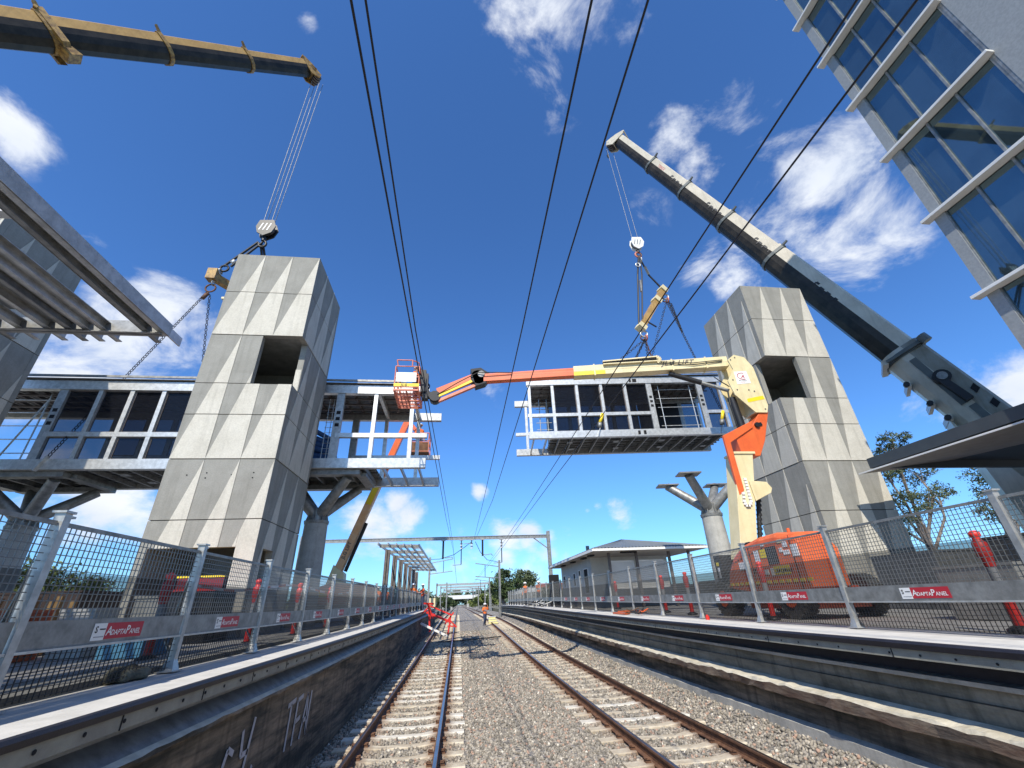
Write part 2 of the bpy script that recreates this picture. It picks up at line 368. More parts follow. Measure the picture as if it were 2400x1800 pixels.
def each(mb, name, parent=None):
    # pieces that do not touch become objects of their own
    n = len(mb.f); vb = [V(v) for v in mb.v]; bb = []
    for f in mb.f:
        ps = [vb[i] for i in f]; bb.append([min(q[k] for q in ps)-.004 for k in range(3)]+[max(q[k] for q in ps)+.004 for k in range(3)])
    par = list(range(n))
    def fd(i):
        while par[i] != i: par[i] = par[par[i]]; i = par[i]
        return i
    for i in range(n):
        A = bb[i]
        for j in range(i+1, n):
            B = bb[j]
            if A[0] <= B[3] and B[0] <= A[3] and A[1] <= B[4] and B[1] <= A[4] and A[2] <= B[5] and B[2] <= A[5]: par[fd(i)] = fd(j)
    gr = {}
    for i in range(n): gr.setdefault(fd(i), []).append(i)
    for g in gr.values():
        m2 = MB()
        for i in g: m2.add([mb.v[k] for k in mb.f[i]], [list(range(len(mb.f[i])))], mb.mats[mb.m[i]], mb.sm[i])
        o = m2.build(name, parent)
        bm = bmesh.new(); bm.from_mesh(o.data); bmesh.ops.remove_doubles(bm, verts=bm.verts, dist=1e-5); bmesh.ops.recalc_face_normals(bm, faces=bm.faces); bm.to_mesh(o.data); bm.free()
def adopt(o, parent):
    # meshes are written in world coordinates; the parent chain starts at an Empty at the thing's base
    o.parent = parent
    if parent.type == 'EMPTY': o.location = -parent.location
def thing(name, label, cat, loc=(0, 0, 0), group=None):
    o = bpy.data.objects.new(name, None); C.objects.link(o); o.location = loc; o.empty_display_size = .2
    o['label'] = label; o['category'] = cat
    if group: o['group'] = group
    return o
def tag(o, label, cat, group=None):
    o['label'] = label; o['category'] = cat
    if group: o['group'] = group
    return o
def struct(o, kind='structure'): o['kind'] = kind; return o
def copy_tree(o, parent=None):
    c = o.copy(); C.objects.link(c); c.parent = parent
    for ch in list(o.children): copy_tree(ch, c)
    return c
def place(proto, used, loc, rz=0, label=None):
    o = proto if not used else copy_tree(proto)
    o.location = loc; o.rotation_euler = (0, 0, rz)
    if label: o['label'] = label
    return o
_fc = {}
def text_mb(mb, txt, origin, right, up, h, m, off=.004, bold=.0, shear=0, spacing=1.0, align='LEFT'):
    key = (txt, bold, shear, spacing, align)
    if key not in _fc:
        cu = bpy.data.curves.new('t', 'FONT'); cu.body = txt; cu.size = 1; cu.offset = bold; cu.shear = shear; cu.space_character = spacing; cu.align_x = align
        cu.resolution_u = 2
        ob = bpy.data.objects.new('t', cu); C.objects.link(ob); dg = bpy.context.evaluated_depsgraph_get(); dg.update()
        me = bpy.data.meshes.new_from_object(ob.evaluated_get(dg))
        _fc[key] = ([v.co.copy() for v in me.vertices], [list(p.vertices) for p in me.polygons])
        bpy.data.objects.remove(ob); bpy.data.meshes.remove(me); bpy.data.curves.remove(cu)
    vs, fs = _fc[key]; o = V(origin); r = V(right).normalized(); u = V(up).normalized(); nrm = r.cross(u)
    mb.add([o+r*v.x*h+u*v.y*h+nrm*off for v in vs], fs, m)
def sm(t): t = max(0, min(1, t)); return t*t*(3-2*t)
def tz(y): return .70*sm((y-9)/50)
def pz(y): return .28*sm((y-8)/42)
PT = -.62     # platform top
def sweep(profile, ys, zf, mats, name, closed=False, parent=None):
    mb = MB(); n = len(profile)
    vs = [(x, y, z+zf(y)) for y in ys for x, z in profile]
    segs = range(n if closed else n-1)
    for k in segs:
        j = (k+1) % n
        mb.add(vs, [], mats[k % len(mats)]) if False else None
    mb.v = vs
    for a in range(len(ys)-1):
        for k in segs:
            j = (k+1) % n
            mb.f.append([a*n+k, a*n+j, (a+1)*n+j, (a+1)*n+k]); mb.m.append(mb.mi(mats[k % len(mats)])); mb.sm.append(False)
    if closed:
        mb.add([vs[i] for i in range(n)], [list(range(n))], mats[0]); mb.add([vs[(len(ys)-1)*n+i] for i in range(n)], [list(range(n))], mats[0])
    return mb.build(name, parent)
YS = list(range(-12, 76, 2))
YSF = YS+[80, 90, 110, 140, 200, 300, 600]

# ------------------------------------------------------------------ ground, ballast, platforms
XL, XR = -2.68, 5.57
struct(MB().box((-1500, -400, -4.2), (1500, 2500, -3.2), earth).build('ground'))
sweep([(-3.1, -2.75), (-2.75, -2.62), (-2.36, -2.47), (-1.9, -2.455), (.15, -2.455), (.5, -2.45), (2.4, -2.45), (2.8, -2.455), (5.2, -2.455), (5.5, -2.35), (5.95, -2.10), (6.6, -2.1)],
      YSF, tz, [ballast_m], 'ballast_bed').__setitem__('kind', 'structure')
PLY = YS[:YS.index(60)+1]
PRY = YS[:YS.index(68)+1]
gl = [y for y in PLY]
# left platform: paved top, rubber nosing, punched coping face, recessed wall, worn ledge with its light painted in, stained wall
sweep([(-40, PT-.012), (-3.10, PT-.012), (-3.10, PT), (-2.72, PT)], PLY, pz, [plat_m, plat_m, edge_m], 'platform').__setitem__('kind', 'structure')  # pale coping strip cut to the sunlit band, sunlight put into its colour
sweep([(-2.72, PT), (-2.68, PT-.005), (-2.665, PT-.03), (-2.68, PT-.075), (-2.72, PT-.08)], PLY, pz, [rubber], 'platform_nosing').__setitem__('kind', 'structure')
def wzf(y): return pz(y)
lw = sweep([(-2.70, PT-.08), (-2.70, PT-.185), (-2.90, PT-.19), (-2.90, PT-.27), (-2.72, PT-.40), (-2.66, PT-.43), (-2.66, PT-.47), (-2.78, PT-.50), (-2.80, -3.1)],
      PLY, wzf, [beige, rubber, pier_m, galv_d, ledge_lit, wall_m, wall_m, wall_m], 'platform_wall'); lw['kind'] = 'structure'
sweep([(XR+.035, PT), (6.5, PT), (6.5, PT-.012), (60, PT-.012)], PRY, pz, [edge_m, plat_m, plat_m], 'platform').__setitem__('kind', 'structure')
sweep([(XR+.04, PT), (XR, PT-.006), (XR-.015, PT-.03), (XR, PT-.09), (XR+.04, PT-.095)], PRY, pz, [rubber], 'platform_nosing').__setitem__('kind', 'structure')
rw = sweep([(5.60, PT-.095), (5.60, PT-.20), (5.92, PT-.205), (5.92, PT-.37), (5.83, PT-.39), (5.84, PT-.44), (5.93, PT-.46), (5.93, PT-.60), (5.90, PT-.61), (5.92, PT-.80),
            (5.70, PT-.84), (5.67, PT-.87), (5.68, PT-1.0), (5.74, PT-1.02), (5.95, PT-1.04), (5.93, -2.0), (5.80, -2.03), (5.79, -2.9)],
      PRY, wzf, [beige, rubber, rubber, galv_d, pier_m, wall_m, wall_r, wall_m, wall_r, ledge_lit, ledge_lit, rust_wall, rust_wall, wall_m, wall_m, pier_m, pier_m], 'platform_wall'); rw['kind'] = 'structure'  # black coping underside and recess: their deep shade is painted in
# roughen the worn ledges
for o, xs in ((rw, (5.67, 5.68, 5.70, 5.74)), (lw, (-2.66,))):
    bm = bmesh.new(); bm.from_mesh(o.data)
    ed = [e for e in bm.edges if abs(e.verts[0].co.y-e.verts[1].co.y) > .5 and e.verts[0].co.y < 40]
    bmesh.ops.subdivide_edges(bm, edges=ed, cuts=9, use_grid_fill=True)
    for v in bm.verts:
        if any(abs(v.co.x-x) < .012 for x in xs):
            k_ = .4 if o is lw else 1; v.co.x += rng.normal(0, .012)*k_; v.co.z += rng.normal(0, .010)*k_
    bm.to_mesh(o.data); bm.free()
# end faces and the land beyond the platforms
struct(MB().box((-40, 60, -3.2), (-2.9, 62, PT+.25), pier_m).build('platform_end_wall'))
struct(MB().box((5.9, 68, -3.2), (60, 70, PT+.26), pier_m).build('platform_end_wall'))
struct(MB().box((-1400, 62, -3.2), (-6, 2400, -1.7), earth).build('embankment'))
struct(MB().box((10, 70, -3.2), (1400, 2400, -1.4), earth).build('embankment'))
# holes in the coping face and graffiti on the left wall
hb = MB()
y = 3.0
while y < 30:
    hb.tube((-2.697, y, PT-.125+pz(y)), (-2.692, y, PT-.125+pz(y)), .016, dark_in, 8); y += .42
for yy in np.arange(3.4, 30, 1.25): hb.box((-2.6985, yy-.006, PT-.184), (-2.6935, yy+.006, PT-.082), dark_in)
struct(hb.build('coping_bolt_holes'))
hb = MB()
for yy in np.arange(3, 30, .42): hb.tube((5.597, yy, PT-.15+pz(yy)), (5.592, yy, PT-.15+pz(yy)), .014, dark_in, 8)
for yy in np.arange(3.4, 30, 2.5): hb.box((5.5935, yy-.006, PT-.198), (5.5985, yy+.006, PT-.1), dark_in)
struct(hb.build('coping_bolt_holes'))
def ribbon(mb, pts, w, x, m):
    for i in range(len(pts)-1):
        (y0, z0), (y1, z1) = pts[i], pts[i+1]
        mb.bar((x, y0, z0), (x, y1, z1), w, .004, m, up=(1, 0, 0))
gb = MB()
def glyph(strokes, y0, z0, s, w):
    for st in strokes: ribbon(gb, [(y0+a*s*1.1, z0+b*s) for a, b in st], w, -2.772, graff)
glyph([[(0, 0), (0, .7)], [(0, .5), (.25, .75), (.4, .62)]], 6.5, -1.98, .5, .065)
glyph([[(.45, .75), (.15, .9), (0, .5), (.1, .1), (.45, 0)]], 6.95, -1.95, .52, .065)
glyph([[(0, 1), (.1, .5), (.45, .5)], [(.55, 1.15), (.42, .5), (.3, -.1), (.05, -.1)], [(.8, .02), (.86, .12)]], 7.4, -1.92, .55, .065)
w1 = gb.build('graffiti'); gb = MB()
glyph([[(-.1, 1), (.45, 1.05)], [(.15, 1), (.1, 0)]], 9.15, -2.02, .62, .07)
glyph([[(0, 0), (.05, 1), (.45, 1.05)], [(.03, .5), (.4, .55)]], 9.55, -2.02, .62, .07)
glyph([[(0, 0), (.28, 1.05), (.5, 0)], [(.08, .4), (.45, .4)], [(.5, 0), (.6, 1.05)]], 9.95, -2.02, .62, .07)
tag(w1, 'pale grey looping sprayed letters on the left platform wall, nearest the camera', 'graffiti')
tag(gb.build('graffiti'), 'tall angular sprayed letters farther along the left platform wall', 'graffiti')

# ------------------------------------------------------------------ rails and sleepers
def rail(x, label):
    p = [(-.07, -.17), (.07, -.17), (.07, -.158), (.012, -.14), (.012, -.045), (.035, -.035), (.035, -.004), (.028, 0), (-.028, 0), (-.035, -.004), (-.035, -.035), (-.012, -.045), (-.012, -.14), (-.07, -.158)]
    p = [(x+a, -2.24+b) for a, b in p]
    o = sweep(p, YSF, tz, [rust]*7+[railtop]+[rust]*6, 'rail', closed=True)
    return tag(o, label, 'rail')
TLx, TRx = -1.083, 3.971
rail(TLx-.7525, 'left rail of the left track, nearest the graffitied wall')
rail(TLx+.7525, 'shiny right rail of the left track beside the broad strip of ballast')
rail(TRx-.7525, 'rusty left rail of the right track beside the central ballast')
rail(TRx+.7525, 'rightmost rusty rail, nearest the stepped stone platform wall')
def sleeper_proto(m, label, group):
    t = thing('sleeper', label, 'sleeper', group=group)
    mb = MB(); xs = [-1.25, -1.1, -.85, -.65, -.35, .35, .65, .85, 1.1, 1.25]; h = [0, .0, .01, .012, -.02, -.02, .012, .01, 0, 0]; w = [.125]*2+[.13]*2+[.11]*2+[.13]*2+[.125]*2
    rings = [[(x, -ww, -.22), (x, ww, -.22), (x, ww, hh-.015), (x, ww-.015, hh), (x, -ww+.015, hh), (x, -ww, hh-.015)] for x, hh, ww in zip(xs, h, w)]
    mb.loft(rings, m); o = mb.build('body'); o.parent = t
    return t
def add_clips(t):
    for sx in (-1, 1):
        for s2 in (-1, 1):
            x = sx*.7525+s2*.11; mb = MB()
            mb.box((x-.045, -.05, .008), (x+.045, .05, .035), rust)
            mb.path([(x-s2*.035, -.04, .05), (x+s2*.03, -.05, .06), (x+s2*.045, 0, .055), (x+s2*.03, .05, .06), (x-s2*.035, .04, .05)], .012, rust, 6)
            o = mb.build('rail_clip'); o.parent = t
for tx, nm, g in ((TLx, 'left', 'sleepers under the left track'), (TRx, 'right', 'sleepers under the right track')):
    near = sleeper_proto(sleep_m, 'concrete sleeper under the %s track, between crushed stone' % nm, g); add_clips(near)
    pale = sleeper_proto(sleep_2, 'concrete sleeper under the %s track, between crushed stone' % nm, g); add_clips(pale)
    far = sleeper_proto(sleep_m, 'concrete sleeper under the %s track, between crushed stone' % nm, g)
    usedn = usedp = usedf = False; k = 0
    y = 3.6
    while y < 88:
        loc = (tx+rng.normal(0, .012), y+rng.normal(0, .012), -2.408+tz(y)+rng.normal(0, .007)); rz = rng.normal(0, .010)
        if y < 26:
            if rng.random() < .27: place(pale, usedp, loc, rz); usedp = True
            else: place(near, usedn, loc, rz); usedn = True
        else: place(far, usedf, loc, rz); usedf = True
        y += .72
# loose stones
def stones():
    bm = bmesh.new(); bmesh.ops.create_icosphere(bm, subdivisions=1, radius=1)
    bv = np.array([v.co[:] for v in bm.verts]); bf = np.array([[v.index for v in f.verts] for f in bm.faces]); bm.free()
    px = []
    for (y0, y1, dens, sz) in ((3.8, 9, 430, .036), (9, 15, 330, .038), (15, 26, 170, .048), (26, 40, 60, .06)):
        n = int((y1-y0)*8.7*dens); x = rng.uniform(-2.75, 5.92, n); yy = rng.uniform(y0, y1, n)
        k = np.ones(n, bool)
        for tx in (TLx, TRx):
            on = (np.abs(x-tx) < 1.30); ph = np.mod(yy-3.6+.36, .72)-.36
            k &= ~(on & (np.abs(ph) < .135) & (rng.random(n) > .05))
            for sx in (-.7525, .7525): k &= np.abs(x-tx-sx) > .09
        x = x[k]; yy = yy[k]; px.append(np.stack([x, yy, np.full(len(x), sz)], 1))
    P = np.concatenate(px); n = len(P)
    xp = [-3.1, -2.75, -2.36, -1.9, 5.2, 5.5, 5.95]; zp = [-2.75, -2.62, -2.47, -2.455, -2.455, -2.35, -2.10]
    t = np.clip((P[:, 1]-9)/50, 0, 1); z = np.interp(P[:, 0], xp, zp)+.70*t*t*(3-2*t)+rng.uniform(-.012, .022, n)
    sc = P[:, 2:3]*rng.uniform(.55, 1.25, (n, 3))*np.array([1, 1, .75])
    q = rng.normal(size=(n, 4)); q /= np.linalg.norm(q, axis=1)[:, None]
    w, a, b, c = q.T
    Rm = np.stack([1-2*(b*b+c*c), 2*(a*b-c*w), 2*(a*c+b*w), 2*(a*b+c*w), 1-2*(a*a+c*c), 2*(b*c-a*w), 2*(a*c-b*w), 2*(b*c+a*w), 1-2*(a*a+b*b)], 1).reshape(n, 3, 3)
    base = bv[None]*rng.uniform(.72, 1.22, (n, 12, 1))
    vs = np.einsum('nij,nkj->nki', Rm, base*sc[:, None, :])
    vs += np.stack([P[:, 0], P[:, 1], z], 1)[:, None, :]
    fs = (bf[None]+np.arange(n)[:, None, None]*12).reshape(-1, 3)
    me = bpy.data.meshes.new('ballast'); me.vertices.add(n*12); me.vertices.foreach_set('co', vs.reshape(-1).astype(np.float32))
    nf = len(fs); me.loops.add(nf*3); me.loops.foreach_set('vertex_index', fs.reshape(-1).astype(np.int32))
    me.polygons.add(nf); me.polygons.foreach_set('loop_start', np.arange(0, nf*3, 3, dtype=np.int32)); me.update(calc_edges=True)
    tone = rng.beta(2, 2.6, n); c0 = np.array([.12, .108, .09]); c1 = np.array([.49, .435, .355])
    col = c0+(c1-c0)*tone[:, None]; pk = rng.random(n) < .08; col[pk] = np.array([.40, .27, .20]); pk = rng.random(n) < .02; col[pk] = np.array([.62, .57, .48])
    # rust-dust near the rails
    d = np.min(np.abs(P[:, 0][:, None]-np.array([TLx-.75, TLx+.75, TRx-.75, TRx+.75])[None]), 1); k = np.clip(1-d/.45, 0, 1)[:, None]*.55
    col = col*(1-k)+np.array([.22, .13, .08])*k
    col = np.concatenate([np.repeat(col, 12, 0), np.ones((n*12, 1))], 1)
    ca = me.color_attributes.new('tone', 'FLOAT_COLOR', 'POINT'); ca.data.foreach_set('color', col.reshape(-1).astype(np.float32))
    me.materials.append(stone_m); o = bpy.data.objects.new('ballast', me); C.objects.link(o); tag(o, 'grey crushed stone ballast around both tracks', 'ballast'); struct(o, 'stuff')
stones()
# ------------------------------------------------------------------ lift towers
ZC = [13.56, 11.55, 9.49, 7.41, 6.19, 4.59, 2.64, -.62]
SEC = [(13.56, 9.49), (9.49, 4.59), (4.59, .14)]
def clip_s(poly, s0, s1):
    def cl(P, f):
        out = []
        for i in range(len(P)):
            a, b = P[i], P[(i+1) % len(P)]; fa, fb = f(a), f(b)
            if fa >= 0: out.append(a)
            if (fa >= 0) != (fb >= 0): t = fa/(fa-fb); out.append((a[0]+(b[0]-a[0])*t, a[1]+(b[1]-a[1])*t))
        return out
    P = cl(poly, lambda p: p[0]-s0)
    return cl(P, lambda p: s1-p[0]) if len(P) > 2 else []
def tower(label, x0, x1, y0, y1, opens, holes=None):
    t = thing('lift_tower', label, 'lift tower', ((x0+x1)/2, (y0+y1)/2, PT))
    W_ = x1-x0; D_ = y1-y0; T = .22
    faces = {'front': (V((x0, y0, 0)), V((1, 0, 0)), V((0, -1, 0)), W_, 0), 'right': (V((x1, y0, 0)), V((0, 1, 0)), V((1, 0, 0)), D_, T+.006),
             'back': (V((x1, y1, 0)), V((-1, 0, 0)), V((0, 1, 0)), W_, 0), 'left': (V((x0, y1, 0)), V((0, -1, 0)), V((-1, 0, 0)), D_, T+.006)}
    for fn, (o, u, n, L, inset) in faces.items():
        for c in range(7):
            zt, zb = ZC[c]-.014, ZC[c+1]+.014
            cuts = opens.get((fn, c), [])
            s_lo, s_hi = inset, L-inset
            rects = [(s_lo, s_hi, zb, zt)]
            for (a, b, za, zz) in cuts:
                nr = []
                for (p, q, r, s_) in rects:
                    if a > p: nr.append((p, min(a, q), r, s_))
                    if b < q: nr.append((max(b, p), q, r, s_))
                    if zz < s_: nr.append((max(a, p), min(b, q), zz, s_))
                    if za > r: nr.append((max(a, p), min(b, q), r, za))
                rects = nr
            mb = MB()
            for (p, q, r, s_) in rects:
                if q-p < .01 or s_-r < .01: continue
                A = o+u*p; B = o+u*q
                mb.prism([A+Z*r, B+Z*r, B+Z*s_, A+Z*s_], -n*T, conc_d)
            for (sa, sb) in SEC:
                hi, lo = min(zt, sa), max(zb, sb)
                if hi <= lo: continue
                for k in range(3):
                    e = L*(k+1)/3; wd = L/3
                    f_ = lambda z: e-wd*(sa-z)/(sa-sb)
                    poly = [(f_(lo), lo), (e, lo), (e, hi), (f_(hi), hi)]
                    if abs(hi-sa) < .02: poly = [(f_(lo), lo), (e, lo), (e, hi)]
                    for (p, q, r, s_) in rects:
                        if q-p < .01 or s_-r < .01: continue
                        if s_ < hi-.02 or r > lo+.02:
                            hi2, lo2 = min(hi, s_), max(lo, r)
                            if hi2 <= lo2: continue
                            pp = [(f_(lo2), lo2), (e, lo2), (e, hi2), (f_(hi2), hi2)]
                        else: pp = poly
                        P = clip_s(pp, p+.004, q-.004)
                        if len(P) > 2: mb.prism([o+u*a+Z*b+n*.002 for a, b in P], n*.016, conc_l)
            if zb < .14 and c == 6:
                for (p, q, r, s_) in rects:
                    if r < 0 and s_ > .14: mb.prism([o+u*(p+.004)+Z*r+n*.002, o+u*(q-.004)+Z*r+n*.002, o+u*(q-.004)+Z*.139+n*.002, o+u*(p+.004)+Z*.139+n*.002], n*.016, conc_l)
            if mb.v: mb.build('wall_panel', t)
    for z in ZC[1:-1]:
        j = MB()
        for a, b in (((x0+.05, y0+.05), (x1-.05, y0+.2)), ((x0+.05, y1-.2), (x1-.05, y1-.05)), ((x0+.05, y0+.2), (x0+.2, y1-.2)), ((x1-.2, y0+.2), (x1-.05, y1-.2))):
            cx = (x0+x1)/2; win = any(k[1] == 2 for k in opens)
            if win and z in (9.49, 7.41): continue
            j.box((a[0], a[1], z-.02), (b[0], b[1], z+.02), dark_in)
        if j.v: j.build('joint_seal', t)
    MB().box((x0+.23, y0+.23, 13.0), (x1-.23, y1-.23, 13.2), conc_in).build('roof_slab', t)
    for za in (9.5, 7.1): MB().box((x0+.23, y0+.23, za), (x1-.23, y1-.23, za+.2), conc_in).build('inner_slab', t)
    if holes:
        for (sx, z) in holes: MB().tube((x0+sx, y0+.0, z), (x0+sx, y0-.012, z), .022, dark_in, 8).build('bolt_hole', t)
    return t
tw = tower('patterned concrete tower left of the tracks with a square corner opening', -9.5, -6.2, 14.65, 18.15,
      {('front', 2): [(1.86, 3.3, 7, 10)], ('right', 2): [(0, .62, 7, 10)], ('front', 6): [(.25, 2.72, -1, 1.82)], ('right', 6): [(.5, 1.36, .9, 1.81)]},
      holes=[(.7, 4.05), (1.0, 4.12), (1.0, 3.95), (1.28, 4.12), (1.28, 3.95), (2.05, 4.05), (2.72, 4.12), (2.72, 3.95)])
mb = MB()
mb.prism([(-6.43, 15.27, 7.43), (-6.22, 15.27, 7.43), (-6.22, 15.27, 8.35), (-6.43, 15.27, 8.35)], (0, -.02, 0), conc_l)
mb.build('cast_plate', tw)
tower('patterned concrete tower right of the tracks behind the cream lift mast', 13.6, 16.85, 15.12, 18.6,
      {('front', 2): [(0, 1.5, 7, 10)], ('left', 2): [(2.75, 3.5, 7, 10)]})
tower('shaded concrete tower at the left edge, partly behind the steel canopy', -20.2, -16.9, 13.15, 16.65, {})

# ------------------------------------------------------------------ footbridge spans
def frame(A, u):
    A = V((A[0], A[1], 0)); u = V((u[0], u[1], 0)).normalized(); n = V((-u.y, u.x, 0))
    return lambda s, d, z: A+u*s+n*d+Z*z
def sec(mb, F_, a, b, w, h, m):   # solid member between local points
    mb.bar(F_(*a), F_(*b), w, h, m)
def scaffold(mb, F_, s0, s1, z0, z1, d, m, ns=2, nz=5):
    for i in range(ns):
        s = s0+(s1-s0)*i/(ns-1); mb.tube(F_(s, d, z0), F_(s, d, z1), .03, m, 6)
    for k in range(nz):
        z = z0+(z1-z0)*(k+.5)/nz; mb.tube(F_(s0-.25, d, z), F_(s1+.25, d, z), .022, m, 6)
def bridge(label, A, u, L, z0, posts, back_off, glass, roof_s, deck_s, midrail, loc, wide=(), cut=None, joist_from=0):
    t = thing('footbridge_span', label, 'footbridge', loc)
    F_ = frame(A, u); D = 3.25; zt = z0+3.97
    for d, off in ((0, 0), (D, back_off)):
        s0, s1 = (0, L) if not off else ((-off if back_off > 0 and cut == 'left' else 0), (L+off if cut == 'right' else L))
        mb = MB(); mb.hollow(F_(s0, d, z0+.21), F_(s1, d, z0+.21), .26, .42, .03, galv_b if d == 0 else galv); mb.build('bottom_chord', t)
        mb = MB(); mb.hollow(F_(s0, d, zt-.21), F_(s1, d, zt-.21), .26, .42, .03, galv_b if d == 0 else galv); mb.build('top_chord', t)
        for (a, b) in midrail:
            a2 = a-(off if (cut == 'left' and a == 0) else 0); b2 = b+(off if (cut == 'right' and b == L) else 0)
            mb = MB(); mb.hollow(F_(a2, d, z0+1.5), F_(b2, d, z0+1.5), .18, .20, .02, galv_b); mb.build('mid_rail', t)
        for s in posts:
            w = .34 if s in wide else .17
            mb = MB(); mb.bar(F_(s, d, z0+.42), F_(s, d, zt-.42), w, .17, galv_b if s not in wide else galv, up=F_(0, 1, 0)-F_(0, 0, 0))
            if s in wide and d == 0:
                for z in (z0+1.9, z0+2.2, z0+2.5): mb.box(tuple(F_(s-.09, -.09, z)), tuple(F_(s+.09, -.086, z+.16)), dark_in)
            mb.build('post', t)
    for s0, s1 in glass:
        for d in (0.03, D-.03):
            for za, zb in ((z0+.44, z0+1.38), (z0+1.62, zt-.44)):
                a, b, c, e = F_(s0+.1, d, za), F_(s1-.1, d, za), F_(s1-.1, d, zb), F_(s0+.1, d, zb)
                nn = (F_(0, 1, 0)-F_(0, 0, 0))
                MB().prism([a, b, c, e], nn*.012, glass_t).build('pane', t)
                mb = MB()
                for p, q in ((a, b), (b, c), (c, e), (e, a)): mb.bar(p, q, .06, .05, steel_p)
                mb.build('pane_frame', t)
    # roof: sheet on purlins
    a, b = roof_s
    mb = MB(); rings = []
    n_ = int((D+.5)/.09); P = [(-.25+i*.09, (.03 if i % 2 else 0)) for i in range(n_)]
    vs = []
    for s in (a, b):
        for d, h in P: vs.append(F_(s, d, zt+.05+h))
        for d, h in P[::-1]: vs.append(F_(s, d, zt+.07+h))
    k = 2*n_
    mb.add(vs, [(i, (i+1) % k, k+(i+1) % k, k+i) for i in range(k)], galv_d)
    mb.build('roof_sheet', t)
    mb = MB(); s = a+.2
    while s < b: mb.bar(F_(s, -.1, zt-.06), F_(s, D+.1, zt-.06), .10, .14, steel_p); s += .62
    for d in (.5, 1.1, 1.75, 2.4, 2.9): mb.bar(F_(a, d, zt-.17), F_(b, d, zt-.17), .08, .06, steel_p)
    mb.build('roof_purlin', t)
    MB().bar(F_(a+.3, -.2, zt+.20), F_(b-.1, -.2, zt+.20), .06, .10, galv_d).build('roof_trim', t)
    # floor: transverse joists and dark deck
    a, b = deck_s
    mb = MB(); s = joist_from+.3
    while s < L-.1:
        mb.bar(F_(s, 0, z0+.12), F_(s, D, z0+.12), .07, .18, galv_d if s > a and s < b else galv); s += .78
    mb.build('floor_joist', t)
    mb = MB()
    for d in (.55, .95, 1.35, 1.9, 2.3, 2.7): mb.bar(F_(a, d, z0+.27), F_(b, d, z0+.27), .06, .08, galv_d)
    mb.build('stringer', t)
    mb = MB(); mb.prism([F_(a, .13, z0+.33), F_(b, .13, z0+.33), F_(b, D-.13, z0+.33), F_(a, D-.13, z0+.33)], Z*.03, tan_plate); mb.build('deck', t)
    mb = MB(); s = a+1
    while s < b-.5:
        mb.bar(F_(s, .9, z0+.03), F_(s+.35, .9, z0+.03), .35, .03, galv_d); mb.bar(F_(s+.3, 2.2, z0+.03), F_(s+.65, 2.2, z0+.03), .3, .03, galv_d); s += 2.9
    each(mb, 'lifting_plate', t)
    return t, F_
X0 = -24.0
Lb = 22.45
lb, FL = bridge('galvanised footbridge span fixed behind the left tower, its open end over the left track', (X0, 18.6), (1, 0), Lb, 5.38,
   [x-X0 for x in (-23.2, -17.1, -15.65, -14.4, -13.12, -11.8, -10.3, -8.8, -5.56, -3.98, -2.3)], .45,
   [(x-X0, y-X0) for x, y in ((-17.1, -15.65), (-15.65, -14.4), (-14.4, -13.12), (-13.12, -11.8), (-11.8, -10.3), (-10.3, -8.8))],
   (0, -2.55-X0), (0, -3.9-X0), [(-17.1-X0, -10.0-X0), (-5.56-X0, Lb)], (-14, 20.2, PT), wide=(-17.1-X0, -5.56-X0), cut='right')
mb = MB(); scaffold(mb, FL, -20.9-X0, -17.9-X0, 5.9, 8.9, .35, galv_b, 2, 5)
mb.tube(FL(-18.6-X0, .2, 5.9), FL(-17.75-X0, .2, 8.6), .035, galv_b, 6); mb.build('scaffold_frame', lb)
mb = MB()
for z in np.arange(5.95, 8.9, .25): mb.tube(FL(-6.25-X0, .5, z), FL(-5.75-X0, .5, z), .012, galv_b, 5)
for s in (-6.2, -6.0, -5.8): mb.tube(FL(s-X0, .5, 5.85), FL(s-X0, .5, 8.9), .018, galv_b, 5)
mb.build('mesh_cage', lb)
mb = MB()
for k in range(7): mb.tube(FL(-6.9-X0+.03*k, .9+.1*(k % 3), 5.85+.26*k), FL(-5.7-X0-.05*k, 1.5, 5.8+.22*k), .17-.01*k, blue_b, 10)
tag(mb.build('tarpaulin_roll'), 'dark blue folded tarpaulin inside the left span, just right of the tower', 'tarpaulin')
for s in (-3.9, -2.3):
    mb = MB(); mb.bar(FL(s-X0, 0, 9.1), FL(s-X0, 3.25, 9.1), .16, .25, galv_b); mb.build('cross_beam', lb)
A2 = V((4.05, 23.8)); B2 = V((16.6, 22.78)); uu = (B2-A2); L2 = uu.length
rb, FR = bridge('galvanised footbridge span hanging level from the cream crane over the right track', tuple(A2), tuple(uu), L2, 8.62,
   [.15, 1.62, 3.18, 4.74, 6.28, 7.83, 11.1, 12.4], .62,
   [(1.62, 3.18), (3.18, 4.74), (4.74, 6.28), (6.28, 7.83), (11.1, 12.4)], (.3, L2), (1.4, L2), [(0, 7.83), (11.1, L2)], (10.3, 24.9, 8.62), wide=(7.83, 11.1), cut='left')
mb = MB(); scaffold(mb, FR, 8.55, 10.6, 9.05, 12.15, .25, galv_b, 2, 5)
scaffold(mb, FR, .9, 1.4, 9.05, 11.9, 1.5, galv, 2, 6); mb.build('scaffold_frame', rb)
mb = MB(); mb.prism([FR(8.0, 3.0, 9.1), FR(10.9, 3.0, 9.1), FR(10.9, 3.0, 12.1), FR(8.0, 3.0, 12.1)], (0, .02, 0), black_m); mb.build('black_screen', rb)
mb = MB()
for s in (6.6, 6.82, 6.95): mb.box(tuple(FR(s, -.145, 12.24)), tuple(FR(s+.14, -.135, 12.48)), dark_in)
for s in (6.6, 6.95): mb.box(tuple(FR(s, -.145, 8.7)), tuple(FR(s+.16, -.135, 8.95)), dark_in)
each(mb, 'socket', rb)

